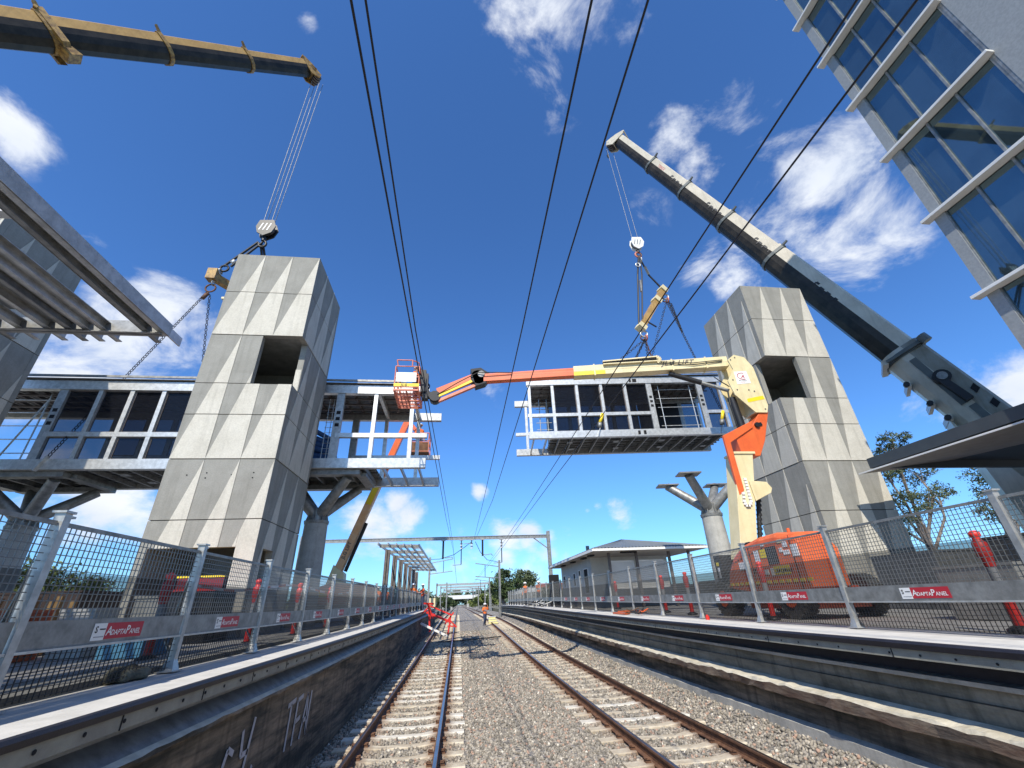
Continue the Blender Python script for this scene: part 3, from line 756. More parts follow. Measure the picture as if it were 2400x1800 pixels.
# ------------------------------------------------------------------ branching columns
def vcolumn(label, x, y, plates, zb=PT):
    t = thing('branching_column', label, 'column', (x, y, zb))
    mb = MB(); mb.tube((x, y, zb), (x, y, 3.35), .56, pier_m, 28, r2=.47); mb.tube((x, y, 3.35), (x, y, 3.47), .50, galv_d, 28, r2=.52); mb.build('pier', t)
    mb = MB(); mb.tube((x, y, 3.47), (x, y, 3.95), .34, galv_d, 20, r2=.36)
    for k in range(8):
        a = k*math.pi/4; d = V((math.cos(a), math.sin(a), 0)); mb.prism([V((x, y, 3.47))+d*.3, V((x, y, 3.47))+d*.5, V((x, y, 3.95))+d*.36, V((x, y, 3.95))+d*.3], d.cross(Z)*.02, galv_d)
    mb.build('collar', t)
    for dx, dy in ((-1.35, -1.1), (1.35, -1.1), (-1.35, 1.25), (1.35, 1.25)):
        e = V((x+dx, y+dy, 5.15)); s0 = V((x+dx*.08, y+dy*.08, 3.75))
        mb = MB(); mb.tube(s0, e, .24, galv_d, 16, r2=.20); a = mb.build('arm', t)
        if plates:
            mb = MB(); mb.prism([e+V((-.62, -.35, 0)), e+V((.45, -.45, 0)), e+V((.62, .35, 0)), e+V((-.45, .45, 0))], (0, 0, .06), galv_d); mb.build('end_plate', a)
    if not plates:
        mb = MB(); mb.box((x-1.9, y-1.5, 5.16), (x+1.9, y-1.1, 5.36), galv_d); mb.box((x-1.9, y+1.1, 5.16), (x+1.9, y+1.5, 5.36), galv_d)
        mb.box((x-2.1, y-1.08, 5.18), (x-1.7, y+1.08, 5.34), galv_d); mb.box((x+1.7, y-1.08, 5.18), (x+2.1, y+1.08, 5.34), galv_d); mb.build('head_frame', t)
    return t
vcolumn('concrete pier with steel branches carrying the left span beside the tower', -6.25, 20.2, False)
vcolumn('concrete pier with steel branches at the left edge under the left span', -17.75, 20.2, False)
vcolumn('bare branching column with empty steel end plates beside the cream lift mast', 12.3, 20.3, True)

# ------------------------------------------------------------------ fences
def sign_mb(mb, o, r, h=.105):
    i0 = len(mb.v); _sign(mb, V((0, 0, 0)), V(r), h); o = V(o)
    for i in range(i0, len(mb.v)): mb.v[i] = tuple(o+V(mb.v[i])*SG)
SG = 1.38
def _sign(mb, o, r, h):
    n = r.cross(Z)
    def pl(a, b, c, d, m, k): mb.prism([o+r*a+Z*c+n*k, o+r*b+Z*c+n*k, o+r*b+Z*d+n*k, o+r*a+Z*d+n*k], n*.002, m)
    pl(0, .125, -.005, h, white_p, .001); pl(.127, .54, 0, h, sign_red, .001)
    text_mb(mb, 'S', o+r*.015+Z*.045, r, Z, .06, dark_in, off=.0045, bold=.02)
    mb.prism([o+r*.06+Z*.062+n*.0035, o+r*.118+Z*.062+n*.0035, o+r*.118+Z*.07+n*.0035, o+r*.06+Z*.07+n*.0035], n*.001, dark_in)
    mb.prism([o+r*.02+Z*.014+n*.0035, o+r*.118+Z*.014+n*.0035, o+r*.118+Z*.021+n*.0035, o+r*.02+Z*.021+n*.0035], n*.001, grey_band)
    text_mb(mb, 'A', o+r*.134+Z*.024, r, Z, .084, white_p, off=.0045, bold=.012, shear=.1)
    text_mb(mb, 'DAPTA', o+r*.184+Z*.024, r, Z, .0505, white_p, off=.0045, bold=.014, shear=.1)
    text_mb(mb, 'P', o+r*.343+Z*.024, r, Z, .084, white_p, off=.0045, bold=.012, shear=.1)
    text_mb(mb, 'ANEL', o+r*.391+Z*.024, r, Z, .0505, white_p, off=.0045, bold=.014, shear=.1)
def fence(label, x, side, y0, dy, n, H, brace, yend_wire=30):
    t = thing('platform_fence', label, 'fence', (x, y0, PT))
    ysl = [y0+dy*i for i in range(n)]; ysl[1] += (0 if side > 0 else -.29)
    for i, y in enumerate(ysl):
        z0 = PT+pz(y)
        mb = MB(); mb.box((x-.045, y-.008, z0), (x+.045, y+.0, z0+H), galv); mb.box((x-.045, y, z0), (x-.037, y+.07, z0+H), galv); mb.box((x+.037, y, z0), (x+.045, y+.07, z0+H), galv)
        mb.box((x-.06, y-.03, z0+H), (x+.06, y+.09, z0+H+.02), galv); mb.box((x-.02, y+.09, z0+H-.03), (x+.02, y+.15, z0+H-.01), galv)
        mb.add([(x-.08, y-.05, z0), (x+.08, y-.05, z0), (x+.08, y+.11, z0), (x-.08, y+.11, z0), (x-.045, y-.01, z0+.13), (x+.045, y-.01, z0+.13), (x+.045, y+.07, z0+.13), (x-.045, y+.07, z0+.13)],
               [(0, 1, 5, 4), (1, 2, 6, 5), (2, 3, 7, 6), (3, 0, 4, 7)], galv)
        mb.box((x-.11, y-.08, z0+.002), (x+.11, y+.13, z0+.012), galv)
        mb.build('post', t)
        if brace and i < n:
            mb = MB(); mb.bar((x-side*.03, y+.05, z0+H-.12), (x-side*.16, y+.05, z0+.35), .05, .012, galv_b, up=(1, 0, 0))
            mb.bar((x-side*.16, y+.05, z0+.35), (x-side*.03, y+.05, z0+.15), .05, .012, galv, up=(1, 0, 0)); mb.build('stay', t)
        if i == n-1: continue
        y1 = ysl[i+1]; z1 = PT+pz(y1)
        zz = lambda yy: z0+(z1-z0)*(yy-y)/(y1-y)
        a, b = y+.08, y1-.02; xo = x+side*.0
        mb = MB(); mb.bar((xo, a, zz(a)+H-.09), (xo, b, zz(b)+H-.09), .03, .035, galv_d); mb.build('top_rail', t)
        # welded wire
        mb = MB(); st = .062 if y < 20 else .09; w = .0036 if y < 16 else .0034; k = a+.03
        while k < b:
            z = zz(k); mb.bar((xo, k, z+.63), (xo, k, z+H-.10), w*2, w*2, wire_m, up=(1, 0, 0)); mb.bar((xo, k, z+.03), (xo, k, z+.38), w*2, w*2, wire_k, up=(1, 0, 0)); k += st
        hz = .66
        while hz < H-.1: mb.bar((xo+.008, a, zz(a)+hz), (xo+.008, b, zz(b)+hz), w*2, w*2, wire_m); hz += .062
        hz = .05; q = 0
        while hz < .38:
            pts = [(xo+.008, a+(b-a)*s/6, zz(a+(b-a)*s/6)+hz+(.012*math.sin(s*1.7+i) if 0 < s < 6 else 0)) for s in range(7)]
            mb.path(pts, w, wire_k, 4); hz += .062
        mb.build('wire_mesh', t)
        xc = xo-side*.022   # cloth hangs behind the wires
        mb = MB(); mb.quad((xc, a, zz(a)+.60), (xc, b, zz(b)+.60), (xc, b, zz(b)+H*.68+.01*math.sin(i*2.1)), (xc, a, zz(a)+H*.68+.01*math.cos(i)), shade_m)
        mb.quad((xc, a, zz(a)+.02), (xc, b, zz(b)+.02), (xc, b, zz(b)+.40), (xc, a, zz(a)+.40), shade_m); mb.build('shade_cloth', t)
        xk = xo+side*.02
        mb = MB(); mb.bar((xk, a-.02, zz(a)+.51), (xk, b+.0, zz(b)+.51), .006, .235, galv_d); mb.bar((xk+side*.012, a-.02, zz(a)+.395), (xk+side*.012, b, zz(b)+.395), .03, .02, galv_b)
        kp = mb.build('kick_plate', t)
        mb = MB(); m0 = (a+b)/2
        r = V((0, side*-1, 0)) if side < 0 else V((0, 1, 0))
        # text must read from the track side
        r = V((0, 1, 0)) if side > 0 else V((0, -1, 0))
        if y < 30:
            yy = m0-.37 if side > 0 else m0+.37
            sign_mb(mb, (xk+side*.004, yy, zz(m0)+.44), r)
            mb.build('sign', kp)
    return t
fence('galvanised mesh fence with red panel signs along the left platform', -3.62, 1, 2.01, 2.42, 23, 1.5, True)
fence('galvanised mesh fence with red panel signs along the right platform', 6.82, -1, 2.45, 2.6, 25, 1.66, False)

# ------------------------------------------------------------------ glazed building, canopies
t = thing('glazed_building', 'grey building at top right with blue glass front and white fins', 'building', (17, 0, -.62))
GX = 14.45
mb = MB(); mb.box((GX, 7.53, -.62), (21, 7.83, 30), facade); mb.box((GX, -11, -.62), (GX+.3, 4.69, 30), facade); mb.box((GX+.3, -11, -.62), (21, -10.7, 30), facade)
mb.box((GX+.1, -10.9, 30), (20.9, 7.7, 30.3), facade); mb.box((20.7, -10.7, -.62), (21, 7.53, 30), facade); mb.build('wall', t)
fl = MB()
for k in range(10): fl.box((GX+.3, -10.6, .9+2.963*k), (20.6, 7.45, 1.1+2.963*k), facade)
fl.build('floor_slab', t)
FZ = [7.14+2.963*k for k in range(-2, 8)]
MUL = [7.53, 6.64, 5.75, 4.80]
for k in range(len(FZ)-1):
    for i in range(3):
        y1, y0 = MUL[i], MUL[i+1]
        mb = MB(); mb.prism([(GX+.08, y0+.02, FZ[k]+.06), (GX+.08, y1-.02, FZ[k]+.06), (GX+.08, y1-.02, FZ[k+1]-.06), (GX+.08, y0+.02, FZ[k+1]-.06)], (.02, 0, 0), glass_b)
        w = mb.build('window', t)
mb = MB()
for y in MUL: mb.box((GX+.02, y-.03, -.6), (GX+.075, y+.03, 29.9), galv_d)
mb.box((GX+.01, 4.69, -.6), (GX+.11, 4.77, 29.9), galv_d); mb.build('mullion', t)
for z in FZ:
    mb = MB(); mb.box((GX-.24, 4.66, z-.05), (GX+.06, 8.03, z+.045), white_al); mb.build('sunshade_fin', t, bevel=.008)
t = thing('station_canopy', 'charcoal edged station canopy jutting in from the right edge', 'canopy', (18, 9, 3.5))
CX = 14.95
mb = MB(); mb.box((CX, 2, 3.86), (CX+.12, 13.72, 4.22), fascia); mb.box((CX+.12, 13.6, 3.86), (26, 13.72, 4.22), fascia); mb.build('fascia', t)
mb = MB(); mb.box((CX+.12, 2, 4.14), (26, 13.6, 4.18), fascia); mb.build('roof_sheet', t)
mb = MB(); mb.prism([(CX-.02, 14.2, 3.78), (26, 14.2, 4.9), (26, 3, 4.5), (CX+.05, 7.2, 3.78)], (0, 0, .03), soffit); mb.build('soffit', t)
mb = MB(); mb.bar((CX-.03, 14.21, 3.79), (CX+.04, 8.2, 3.79), .05, .05, white_al); mb.build('gutter', t)
mb = MB(); mb.bar((CX+.5, 7.4, 3.72), (CX+.5, 6.9, 3.72), .22, .06, white_p); mb.bar((CX+1.2, 5.5, 3.9), (CX+1.2, 4.2, 3.9), .07, .07, white_p); each(mb, 'strip_light', t)
mb = MB()
for x_, y_ in ((23.0, 8.0),): mb.bar((x_, y_, -.62), (x_, y_, 4.6), .3, .3, fascia)
each(mb, 'column', t)
# left unfinished steel canopy
t = thing('steel_canopy_frame', 'bare galvanised purlins of an unfinished canopy at the left edge', 'canopy frame', (-8, 3, 4.3))
zc = 4.04
def cee(mb, x, y0, y1, z, h, w, s, m):
    mb.box((x-.01, y0, z), (x+.01, y1, z+h), m); mb.box((min(x, x+s*w), y0, z-.0), (max(x, x+s*w), y1, z+.012), m); mb.box((min(x, x+s*w), y0, z+h-.012), (max(x, x+s*w), y1, z+h), m)
mb = MB(); cee(mb, -4.8, -6, 6.42, zc+.05, .21, .10, -1, galv); mb.build('edge_beam', t)
mb = MB(); mb.box((-4.835, 5.7, zc+.06), (-4.812, 6.75, zc+.22), galv_b); mb.build('splice_plate', t)
for i, x in enumerate((-5.1, -5.7, -5.95, -6.2, -6.5, -6.9, -7.25, -7.6, -8.0, -8.4, -8.8, -9.25, -9.7, -10.2, -10.8, -11.5, -12.3, -13.2)):
    mb = MB(); cee(mb, x, -6, 6.62, zc+.04, .15, .08, 1, galv if i % 3 else galv_d); mb.build('purlin', t)
mb = MB()
for xa, xb in ((-6.6, -6.35), (-8.9, -8.5), (-10.2, -9.6), (-12.8, -11.3)): mb.box((xa-.35, -6, zc+.26), (xb+.4, 6.1, zc+.27), galv_d)
mb.build('roof_sheet', t)
for y in (6.3, 2.6, -1.4):
    mb = MB(); mb.box((-14.5, y-.06, zc-.0), (-4.83, y+.06, zc+.012), galv_d); mb.box((-14.5, y-.008, zc+.0), (-4.83, y+.008, zc+.25), galv_d); mb.build('rafter', t)
mb = MB(); mb.bar((-10.5, -1.4, -.62), (-10.5, -1.4, 4.28), .3, .3, steel_p); mb.bar((-13.5, 6.3, -.62), (-13.5, 6.3, 4.28), .28, .28, galv_d); each(mb, 'column', t)
mb = MB(); mb.tube((-5.3, -6, zc+.3), (-5.3, 5.9, zc+.3), .05, galv, 10); mb.bar((-6.9, 4.2, zc+.3), (-5.2, 4.2, zc+.3), .12, .05, white_al); each(mb, 'brace', t)

# far canopy on the left platform
t = thing('platform_canopy_frame', 'small unfinished canopy with dark posts and a steel lattice roof far along the left platform', 'canopy frame', (-4.5, 40, -.3))
for i in range(7):
    y = 29.6+3.55*i; mb = MB(); mb.box((-4.52, y-.12, PT+.2), (-4.5+.02, y+.12, 3.25), steel_p); mb.box((-4.66, y-.12, PT+.2), (-4.36, y-.10, 3.25), steel_p); mb.box((-4.66, y+.10, PT+.2), (-4.36, y+.12, 3.25), steel_p); mb.build('post', t)
    mb = MB(); mb.bar((-5.05, y, 3.5), (-2.5, y, 3.42), .1, .2, galv_d); mb.build('rafter', t)
for i, x in enumerate((-5.0, -4.4, -3.9, -3.45, -3.0, -2.5)):
    mb = MB(); mb.bar((x, 28.6, 3.52-.03*i), (x, 51.9, 3.52-.03*i), .06, .14, galv); mb.build('purlin', t)
mb = MB()
for i in range(24):
    y = 28.8+i*.98; mb.bar((-3.9+(i % 3)*.4, y, 3.45), (-3.3+(i % 3)*.4, y+.6, 3.43), .1, .04, white_al)
each(mb, 'cleat', t)
# ------------------------------------------------------------------ cranes
def boomsec(mb, a, b, w, m, m2=None, hfac=1.15, under=None):
    a = V(a); b = V(b); d = (b-a).normalized(); s = d.cross(Z).normalized(); u = s.cross(d)
    P = [(-.5, .42), (-.42, .5), (.42, .5), (.5, .42), (.5, .06), (.47, -.16), (.36, -.36), (.14, -.5), (-.14, -.5), (-.36, -.36), (-.47, -.16), (-.5, .06)]
    ring = lambda c: [c+s*x*w+u*y*w*hfac for x, y in P]
    ra, rb_ = ring(a), ring(b); n = len(P)
    for k in range(n):
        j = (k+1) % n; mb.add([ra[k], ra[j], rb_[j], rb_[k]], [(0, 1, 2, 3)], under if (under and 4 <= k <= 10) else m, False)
    mb.add(ra, [list(range(n))], m); mb.add(rb_, [list(range(n))], m)
    return s, u, d
def collar(mb, c, d, w, m, t=.14, e=.12, hfac=1.15, ears=True):
    c = V(c); d = V(d).normalized(); s = d.cross(Z).normalized(); u = s.cross(d)
    P = [(-.5, .42), (-.42, .5), (.42, .5), (.5, .42), (.5, .06), (.47, -.16), (.36, -.36), (.14, -.5), (-.14, -.5), (-.36, -.36), (-.47, -.16), (-.5, .06)]
    o = lambda c, k: [c+s*x*(w+k)+u*y*(w*hfac+k) for x, y in P]; n = len(P)
    A, B, Ci, D = o(c-d*t/2, 2*e), o(c+d*t/2, 2*e), o(c-d*t/2, -.02), o(c+d*t/2, -.02)
    for k in range(n):
        j = (k+1) % n
        mb.add([A[k], A[j], B[j], B[k]], [(0, 1, 2, 3)], m); mb.add([A[k], A[j], Ci[j], Ci[k]], [(0, 1, 2, 3)], m); mb.add([B[k], B[j], D[j], D[k]], [(0, 1, 2, 3)], m)
    if ears:
        for sg in (-1, 1):
            p = c+s*sg*(w*.5+e)+u*(w*hfac*.5)
            mb.prism([p-u*.1, p+s*sg*.12+u*.28, p+s*sg*.02+u*.30, p-s*sg*.12+u*.05], d*t*.5, m)
def crane(label, A, T, ts, ws, m, mc, loc, unders, ms, ext=0):
    ws[:] = [w*(.80 if 'yellow' in label else .74) for w in ws]
    t = thing('crane_boom', label, 'crane', loc)
    A = V(A); T = V(T); d = (T-A); cuts = [-ext]+ts+[1.0]
    for i in range(len(cuts)-1):
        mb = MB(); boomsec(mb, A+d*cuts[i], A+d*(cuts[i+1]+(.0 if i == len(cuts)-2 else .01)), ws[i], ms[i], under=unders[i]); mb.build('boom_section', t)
    for i, c in enumerate(ts):
        mb = MB(); collar(mb, A+d*c, d, ws[i], mc, t=.22 if i else .3, e=.06); mb.build('collar', t)
    return t, A, T, d.normalized()
yc, A, T, d = crane('yellow telescopic crane boom reaching in from the top left', (-21.36, 12.38, 24.25), (-12.83, 20.2, 38.31), [.094, .399, .707], [1.66, 1.5, 1.36, 1.22], yel_boom, yel_dirty, (-21.36, 12.38, 24.25), [boom_under_shade]*4, [yel_boom]*4, ext=.5)
s_ = d.cross(Z).normalized(); u_ = s_.cross(d)
mb = MB(); c = A+(T-A)*.094   # rest bracket on the first collar
for sg in (-1, 1):
    mb.prism([c+s_*sg*0.760+u_*0.840, c+s_*sg*0.760-u_*0.840, c+s_*sg*0.576-u_*1.000, c+s_*sg*0.640+u_*0.800], d*.30, yel_dirty)
mb.bar(c+u_*0.800-s_*0.800-d*.9, c+u_*0.800-s_*0.800+d*.9, .12, .25, yel_dirty); mb.bar(c+u_*1.080-s_*0.720-d*.7, c+u_*0.800-s_*0.720+d*1.0, .10, .16, yel_dirty)
mb.bar(c+u_*1.120-s_*0.720-d*.7, c+u_*0.760-s_*0.720-d*.7, .10, .12, yel_dirty); mb.bar(c+u_*0.800+s_*0.800, c+u_*0.800-s_*0.800, .14, .14, yel_dirty)
mb.prism([c-u_*0.760-s_*0.240, c-u_*1.200-s_*0.240+d*.1, c-u_*1.160-s_*0.240+d*.7, c-u_*0.760-s_*0.240+d*.5], s_*0.640, yel_dirty); mb.build('rest_bracket', yc)
def head(t, T, d, s_, u_, w, m, hook, rope_n=4):
    mb = MB(); dn = (V(hook)-T).normalized()
    for sg in (-1, 1):
        mb.prism([T+s_*sg*w*.42+u_*w*.62-d*.1, T+s_*sg*w*.42-u_*w*.62-d*.2, T+s_*sg*w*.42-u_*w*1.0+d*w*.35, T+s_*sg*w*.42-u_*w*.75+d*w*.75, T+s_*sg*w*.42+u_*w*.1+d*w*.55, T+s_*sg*w*.42+u_*w*.75+d*w*.2], s_*sg*.08, m)
    mb.bar(T-s_*w*.5+d*w*.35-u_*w*.2, T+s_*w*.5+d*w*.35-u_*w*.2, w*.5, w*.5, m)
    mb.bar(T-s_*w*.55+u_*w*.72, T+s_*w*.55+u_*w*.72, .1, .16, m); mb.build('boom_head', t)
    mb = MB()
    for i in range(4):
        x = (-.3+.2*i)*w; c = T+s_*x-u_*w*.75+d*w*.45; mb.tube(c-s_*.05, c+s_*.05, w*.30, steel_p, 16)
    mb.tube(T-s_*w*.5-u_*w*.75+d*w*.45, T+s_*w*.5-u_*w*.75+d*w*.45, .07, galv_d, 8); mb.build('sheave', t)
head(yc, T, d, s_, u_, 1.0, yel_dirty, (-12.1, 20.2, 21))
rt = T-u_*.95+d*.5
mb = MB()
for dx, dy in ((-.34, -.2), (-.26, .2), (.26, -.2), (.34, .2)): mb.tube(rt+V((dx, dy, 0)), (-12.0+dx*.75, 20.2+dy*.6, 21.0), .020, galv_d, 5)
mb.build('hoist_rope', yc)
cc_, A, T, d = crane('cream telescopic crane boom rising from behind the canopy on the right', (24.29, 15.63, 6.32), (14.97, 24.8, 39.92), [.129, .398, .537, .685, .83], [2.1, 1.86, 1.72, 1.58, 1.45, 1.28], crm_boom, crm_dk, (24.29, 15.63, 6.32), [crm_boom]+[boom_under_shade]*5, [crm_shaded]+[crm_boom]*5, ext=.14)
s_ = d.cross(Z).normalized(); u_ = s_.cross(d)
P_ = lambda t_: A+(V((14.97, 24.8, 39.92))-A)*t_
mb = MB(); c = P_(.129)
for sg in (-1, 1):
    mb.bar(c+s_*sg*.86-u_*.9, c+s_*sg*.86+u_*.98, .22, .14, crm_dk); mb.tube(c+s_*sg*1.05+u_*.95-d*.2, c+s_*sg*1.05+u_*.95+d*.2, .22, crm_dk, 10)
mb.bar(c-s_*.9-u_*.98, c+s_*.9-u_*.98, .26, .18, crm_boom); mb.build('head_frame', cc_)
for sg in (-1, 1):
    mb = MB()
    for q in (.115, .03):
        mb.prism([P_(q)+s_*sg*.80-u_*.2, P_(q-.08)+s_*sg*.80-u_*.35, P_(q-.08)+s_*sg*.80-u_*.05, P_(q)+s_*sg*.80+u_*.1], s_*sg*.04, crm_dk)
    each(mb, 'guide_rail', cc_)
    mb = MB(); c2 = P_(.075)+s_*sg*.80+u_*.05
    mb.tube(c2, c2+s_*sg*.35, .34, black_m, 16); mb.tube(c2+s_*sg*.35, c2+s_*sg*.42, .2, galv_d, 12)
    mb.bar(c2+s_*sg*.2-u_*.1, P_(.035)+s_*sg*1.05+u_*.0, .35, .3, black_m); each(mb, 'winch_pin', cc_)
    mb = MB()
    for q in (.045, .02):
        c3 = P_(q)+s_*sg*.79+u_*.45; mb.prism([c3-d*.22, c3+u_*.25-d*.1, c3+u_*.25+d*.22, c3+d*.1], s_*sg*.02, dark_in)
    each(mb, 'access_hole', cc_)
mb = MB()
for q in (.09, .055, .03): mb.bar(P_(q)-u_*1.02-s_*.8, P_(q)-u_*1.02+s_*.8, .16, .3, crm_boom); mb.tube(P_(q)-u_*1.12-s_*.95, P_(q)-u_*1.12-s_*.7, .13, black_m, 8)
each(mb, 'belly_lug', cc_)
mb = MB(); mb.prism([P_(.03)-u_*1.1-s_*.7, P_(-.14)-u_*2.6-s_*.7, P_(-.14)-u_*1.0-s_*.7], s_*1.4, crm_boom); mb.build('ram_housing', cc_)
mb = MB()
for q, tx in ((.80, 'TEREX'),):
    text_mb(mb, tx, P_(q)+u_*.1-s_*.53, -d, u_, .34, sign_red, off=.012)
for q in (.74, .60, .45, .30):
    for k, w_ in ((0, .22), (.02, .3), (.045, .3), (.075, .22)):
        i = [.83, .685, .537, .398].index([x for x in (.83, .685, .537, .398) if x > q][-1]); hw = [1.45, 1.58, 1.72, 1.86][i]*.37+.012
        p = P_(q-k*.55)-s_*hw+u_*(.1 if k else .2); mb.bar(p, p-d*w_, .008, .12, black_m, up=u_); mb.bar(p, p-u_*.18, .008, .09, black_m, up=d)
mb.build('boom_marking', cc_)
mb = MB(); mb.tube(P_(-.1)+u_*1.06, P_(.129)+u_*1.06, .03, black_m, 6); mb.build('boom_cable', cc_)
head(cc_, T, d, s_, u_, 1.1, crm_boom, (14.3, 24.8, 27))
rt = T-u_*1.0+d*.5
mb = MB()
for dx in (-.28, .28): mb.tube(rt+V((dx, 0, 0)), (14.25+dx*.9, 24.8, 26.7), .018, galv_d, 5)
mb.tube(rt+V((-.2, .2, 0)), rt+V((-.2, .2, -.9)), .02, black_m, 5); mb.tube(rt+V((-.2, .2, -.9)), rt+V((-.2, .2, -1.3)), .12, black_m, 8, r2=.05)
mb.build('hoist_rope', cc_)

# hook blocks, slings, spreaders
def hookblock(label, c, m, stripe, s=1.0):
    c = V(c); t = thing('hook_block', label, 'hook block', tuple(c))
    mb = MB(); sh = [(-.42, .55), (.42, .62), (.62, .1), (.45, -.45), (.0, -.75), (-.4, -.5), (-.55, 0)]
    for y in (-.26, .18): mb.prism([c+V((a*s, y*s, b*s)) for a, b in sh], (0, .08*s, 0), m)
    mb.build('cheek_plate', t)
    mb = MB()
    for k in range(3): mb.tube(c+V((0, (-.14+.1*k)*s, .05*s)), c+V((0, (-.08+.1*k)*s, .05*s)), .46*s, steel_p, 18)
    mb.build('sheave', t)
    mb = MB()
    for k in range(3):
        x = (-.36+.24*k)*s; mb.prism([c+V((x, -.263*s, -.3*s)), c+V((x+.07*s, -.263*s, -.3*s)), c+V((x+.23*s, -.263*s, .3*s)), c+V((x+.16*s, -.263*s, .3*s))], (0, -.006, 0), stripe)
    mb.build('warning_stripe', t)
    mb = MB(); mb.tube(c+V((0, 0, -.7*s)), c+V((0, 0, -1.0*s)), .13*s, black_m, 10)
    pts = [c+V((.0, 0, -1.0*s))]+[c+V((.22*s*math.cos(a), 0, -1.25*s+.25*s*math.sin(a))) for a in np.linspace(1.6, -3.4, 12)]
    mb.path(pts, .075*s, black_m, 8); mb.build('hook', t); return t
def chain(mb, a, b, m, sag=0.0, r=.028, link=.20, wd=.055):
    a = V(a); b = V(b); L = (b-a).length; n = max(3, int(L/(link*.72)))
    pt = lambda t: a+(b-a)*t-Z*sag*4*t*(1-t)
    for i in range(n):
        p, q = pt(i/n), pt((i+1)/n); d = (q-p).normalized(); c = (p+q)/2; x = d.cross(Z if abs(d.z) < .95 else V((1, 0, 0))).normalized()
        if i % 2: x = d.cross(x)
        h = link/2-wd
        pts = [c+d*(h*k1)+x*(wd*k2) for k1, k2 in ((-1.7, 0), (-1, 1), (1, 1), (1.7, 0), (1, -1), (-1, -1), (-1.7, 0))]
        mb.path(pts, r*.6, m, 4)
def ring(mb, c, r, r2, m, ax=(0, 1, 0), n=14):
    c = V(c); ax = V(ax).normalized(); a = ax.orthogonal().normalized(); b = ax.cross(a)
    mb.path([c+a*r*math.cos(t)+b*r*math.sin(t) for t in np.linspace(0, 2*math.pi, n)], r2, m, 6)
hookblock('black hook block just above the left tower', (-12.0, 20.2, 20.75), black_m, white_p, .95)
hookblock('white striped hook block hanging below the cream crane', (14.25, 24.8, 26.2), white_p, crm_dk, .95)
t = thing('spreader_beam', 'yellow steel spreader beam half hidden behind the left tower', 'spreader beam', (-13, 20.2, 16))
mb = MB(); mb.bar((-14.0, 20.2, 16.9), (-12.6, 22.3, 16.9), .34, .45, yel_dirty); mb.build('beam', t)
mb = MB(); mb.box((-14.25, 19.9, 16.6), (-13.75, 20.35, 17.3), yel_dirty); mb.box((-13.3, 20.3, 15.5), (-12.5, 20.7, 15.62), cream); mb.bar((-12.9, 20.5, 15.6), (-13.3, 20.9, 16.8), .3, .2, yel_dirty); each(mb, 'end_lug', t)
t = thing('wire_sling', 'black wire slings between the black hook block and the left spreader', 'sling', (-12.2, 20.2, 19.6))
mb = MB()
for dx in (-.1, .14): mb.tube((-12.15+dx, 20.2, 19.7), (-13.55+dx*1.6, 20.25, 17.75), .07, black_m, 8)
mb.tube((-12.1, 20.2, 19.6), (-11.9, 21.6, 17.3), .07, black_m, 8); mb.tube((-12.0, 20.3, 19.6), (-11.7, 21.8, 17.3), .07, black_m, 8); mb.build('rope', t)
mb = MB(); ring(mb, (-13.6, 20.2, 17.55), .22, .06, black_m); ring(mb, (-13.75, 20.2, 17.3), .16, .05, galv, (1, 0, 0)); mb.tube((-13.2, 20.25, 18.2), (-13.35, 20.25, 18.0), .12, galv_b, 8); each(mb, 'shackle', t)
t = thing('chain_sling', 'long rusty chain running from the left spreader down to the left span', 'chain', (-13.9, 20.1, 16.4))
mb = MB(); ring(mb, (-13.95, 20.2, 16.1), .26, .045, rust); ring(mb, (-13.9, 20.2, 16.45), .14, .045, galv, (1, 0, 0)); each(mb, 'ring', t)
mb = MB(); chain(mb, (-14.0, 20.15, 15.8), (-16.42, 18.42, 5.9), black_m); chain(mb, (-13.9, 20.25, 15.7), (-13.3, 21.4, 9.6), black_m, .2); mb.build('chain', t)
mb = MB(); mb.bar((-16.42, 18.40, 5.9), (-16.7, 18.42, 5.3), .16, .05, galv_b); mb.tube((-14.0, 20.2, 15.75), (-14.1, 20.1, 15.3), .1, rust, 8); each(mb, 'shackle', t)
# right rigging
pa, pb = V((15.51, 24.8, 21.4)), V((12.98, 24.8, 17.7))
pa = V((15.85, 25.3, 21.8)); pb = V((12.9, 24.4, 17.45))
t = thing('spreader_beam', 'yellow spreader beam hanging at a slant in the sky above the right span', 'spreader beam', tuple((pa+pb)/2))
mb = MB(); mb.bar(pa, pb, .42, .46, yel_boom); mb.build('beam', t)
mb = MB(); dd = (pb-pa).normalized()
for p in (pa, pb, pa+(pb-pa)*.3): mb.bar(p-dd*.22, p+dd*.22, .6, .62, cream)
mb.bar(pb+V((.5, 0, .6)), pb+V((1.2, 0, .1)), .08, .08, black_m); each(mb, 'end_lug', t)
t = thing('wire_sling', 'black slings from the white hook block to the slanted spreader', 'sling', (14.2, 24.8, 25))
mb = MB(); h = V((14.2, 24.8, 24.9))
mb.path([h, h+V((.75, .45, -1.6)), pa+V((-.1, 0, .3))], .07, black_m, 8); mb.path([h, V((13.6, 24.5, 22.6)), pb+V((-.12, 0, .3))], .07, black_m, 8)
mb.path([h+V((.1, 0, 0)), V((13.95, 24.5, 22.6)), pb+V((.15, 0, .3))], .06, black_m, 8); mb.build('rope', t)
mb = MB(); ring(mb, h+V((0, 0, .1)), .26, .07, orange_d); ring(mb, h+V((.1, 0, -.5)), .2, .06, galv_b, (1, 0, 0)); ring(mb, V((13.8, 24.5, 23.6)), .18, .06, galv_b)
mb.bar(h+V((.45, .2, -.95)), h+V((.75, .4, -1.6)), .16, .16, galv_d); mb.bar(V((13.68, 24.5, 22.0)), V((13.58, 24.5, 20.9)), .16, .12, galv_d); each(mb, 'shackle', t)
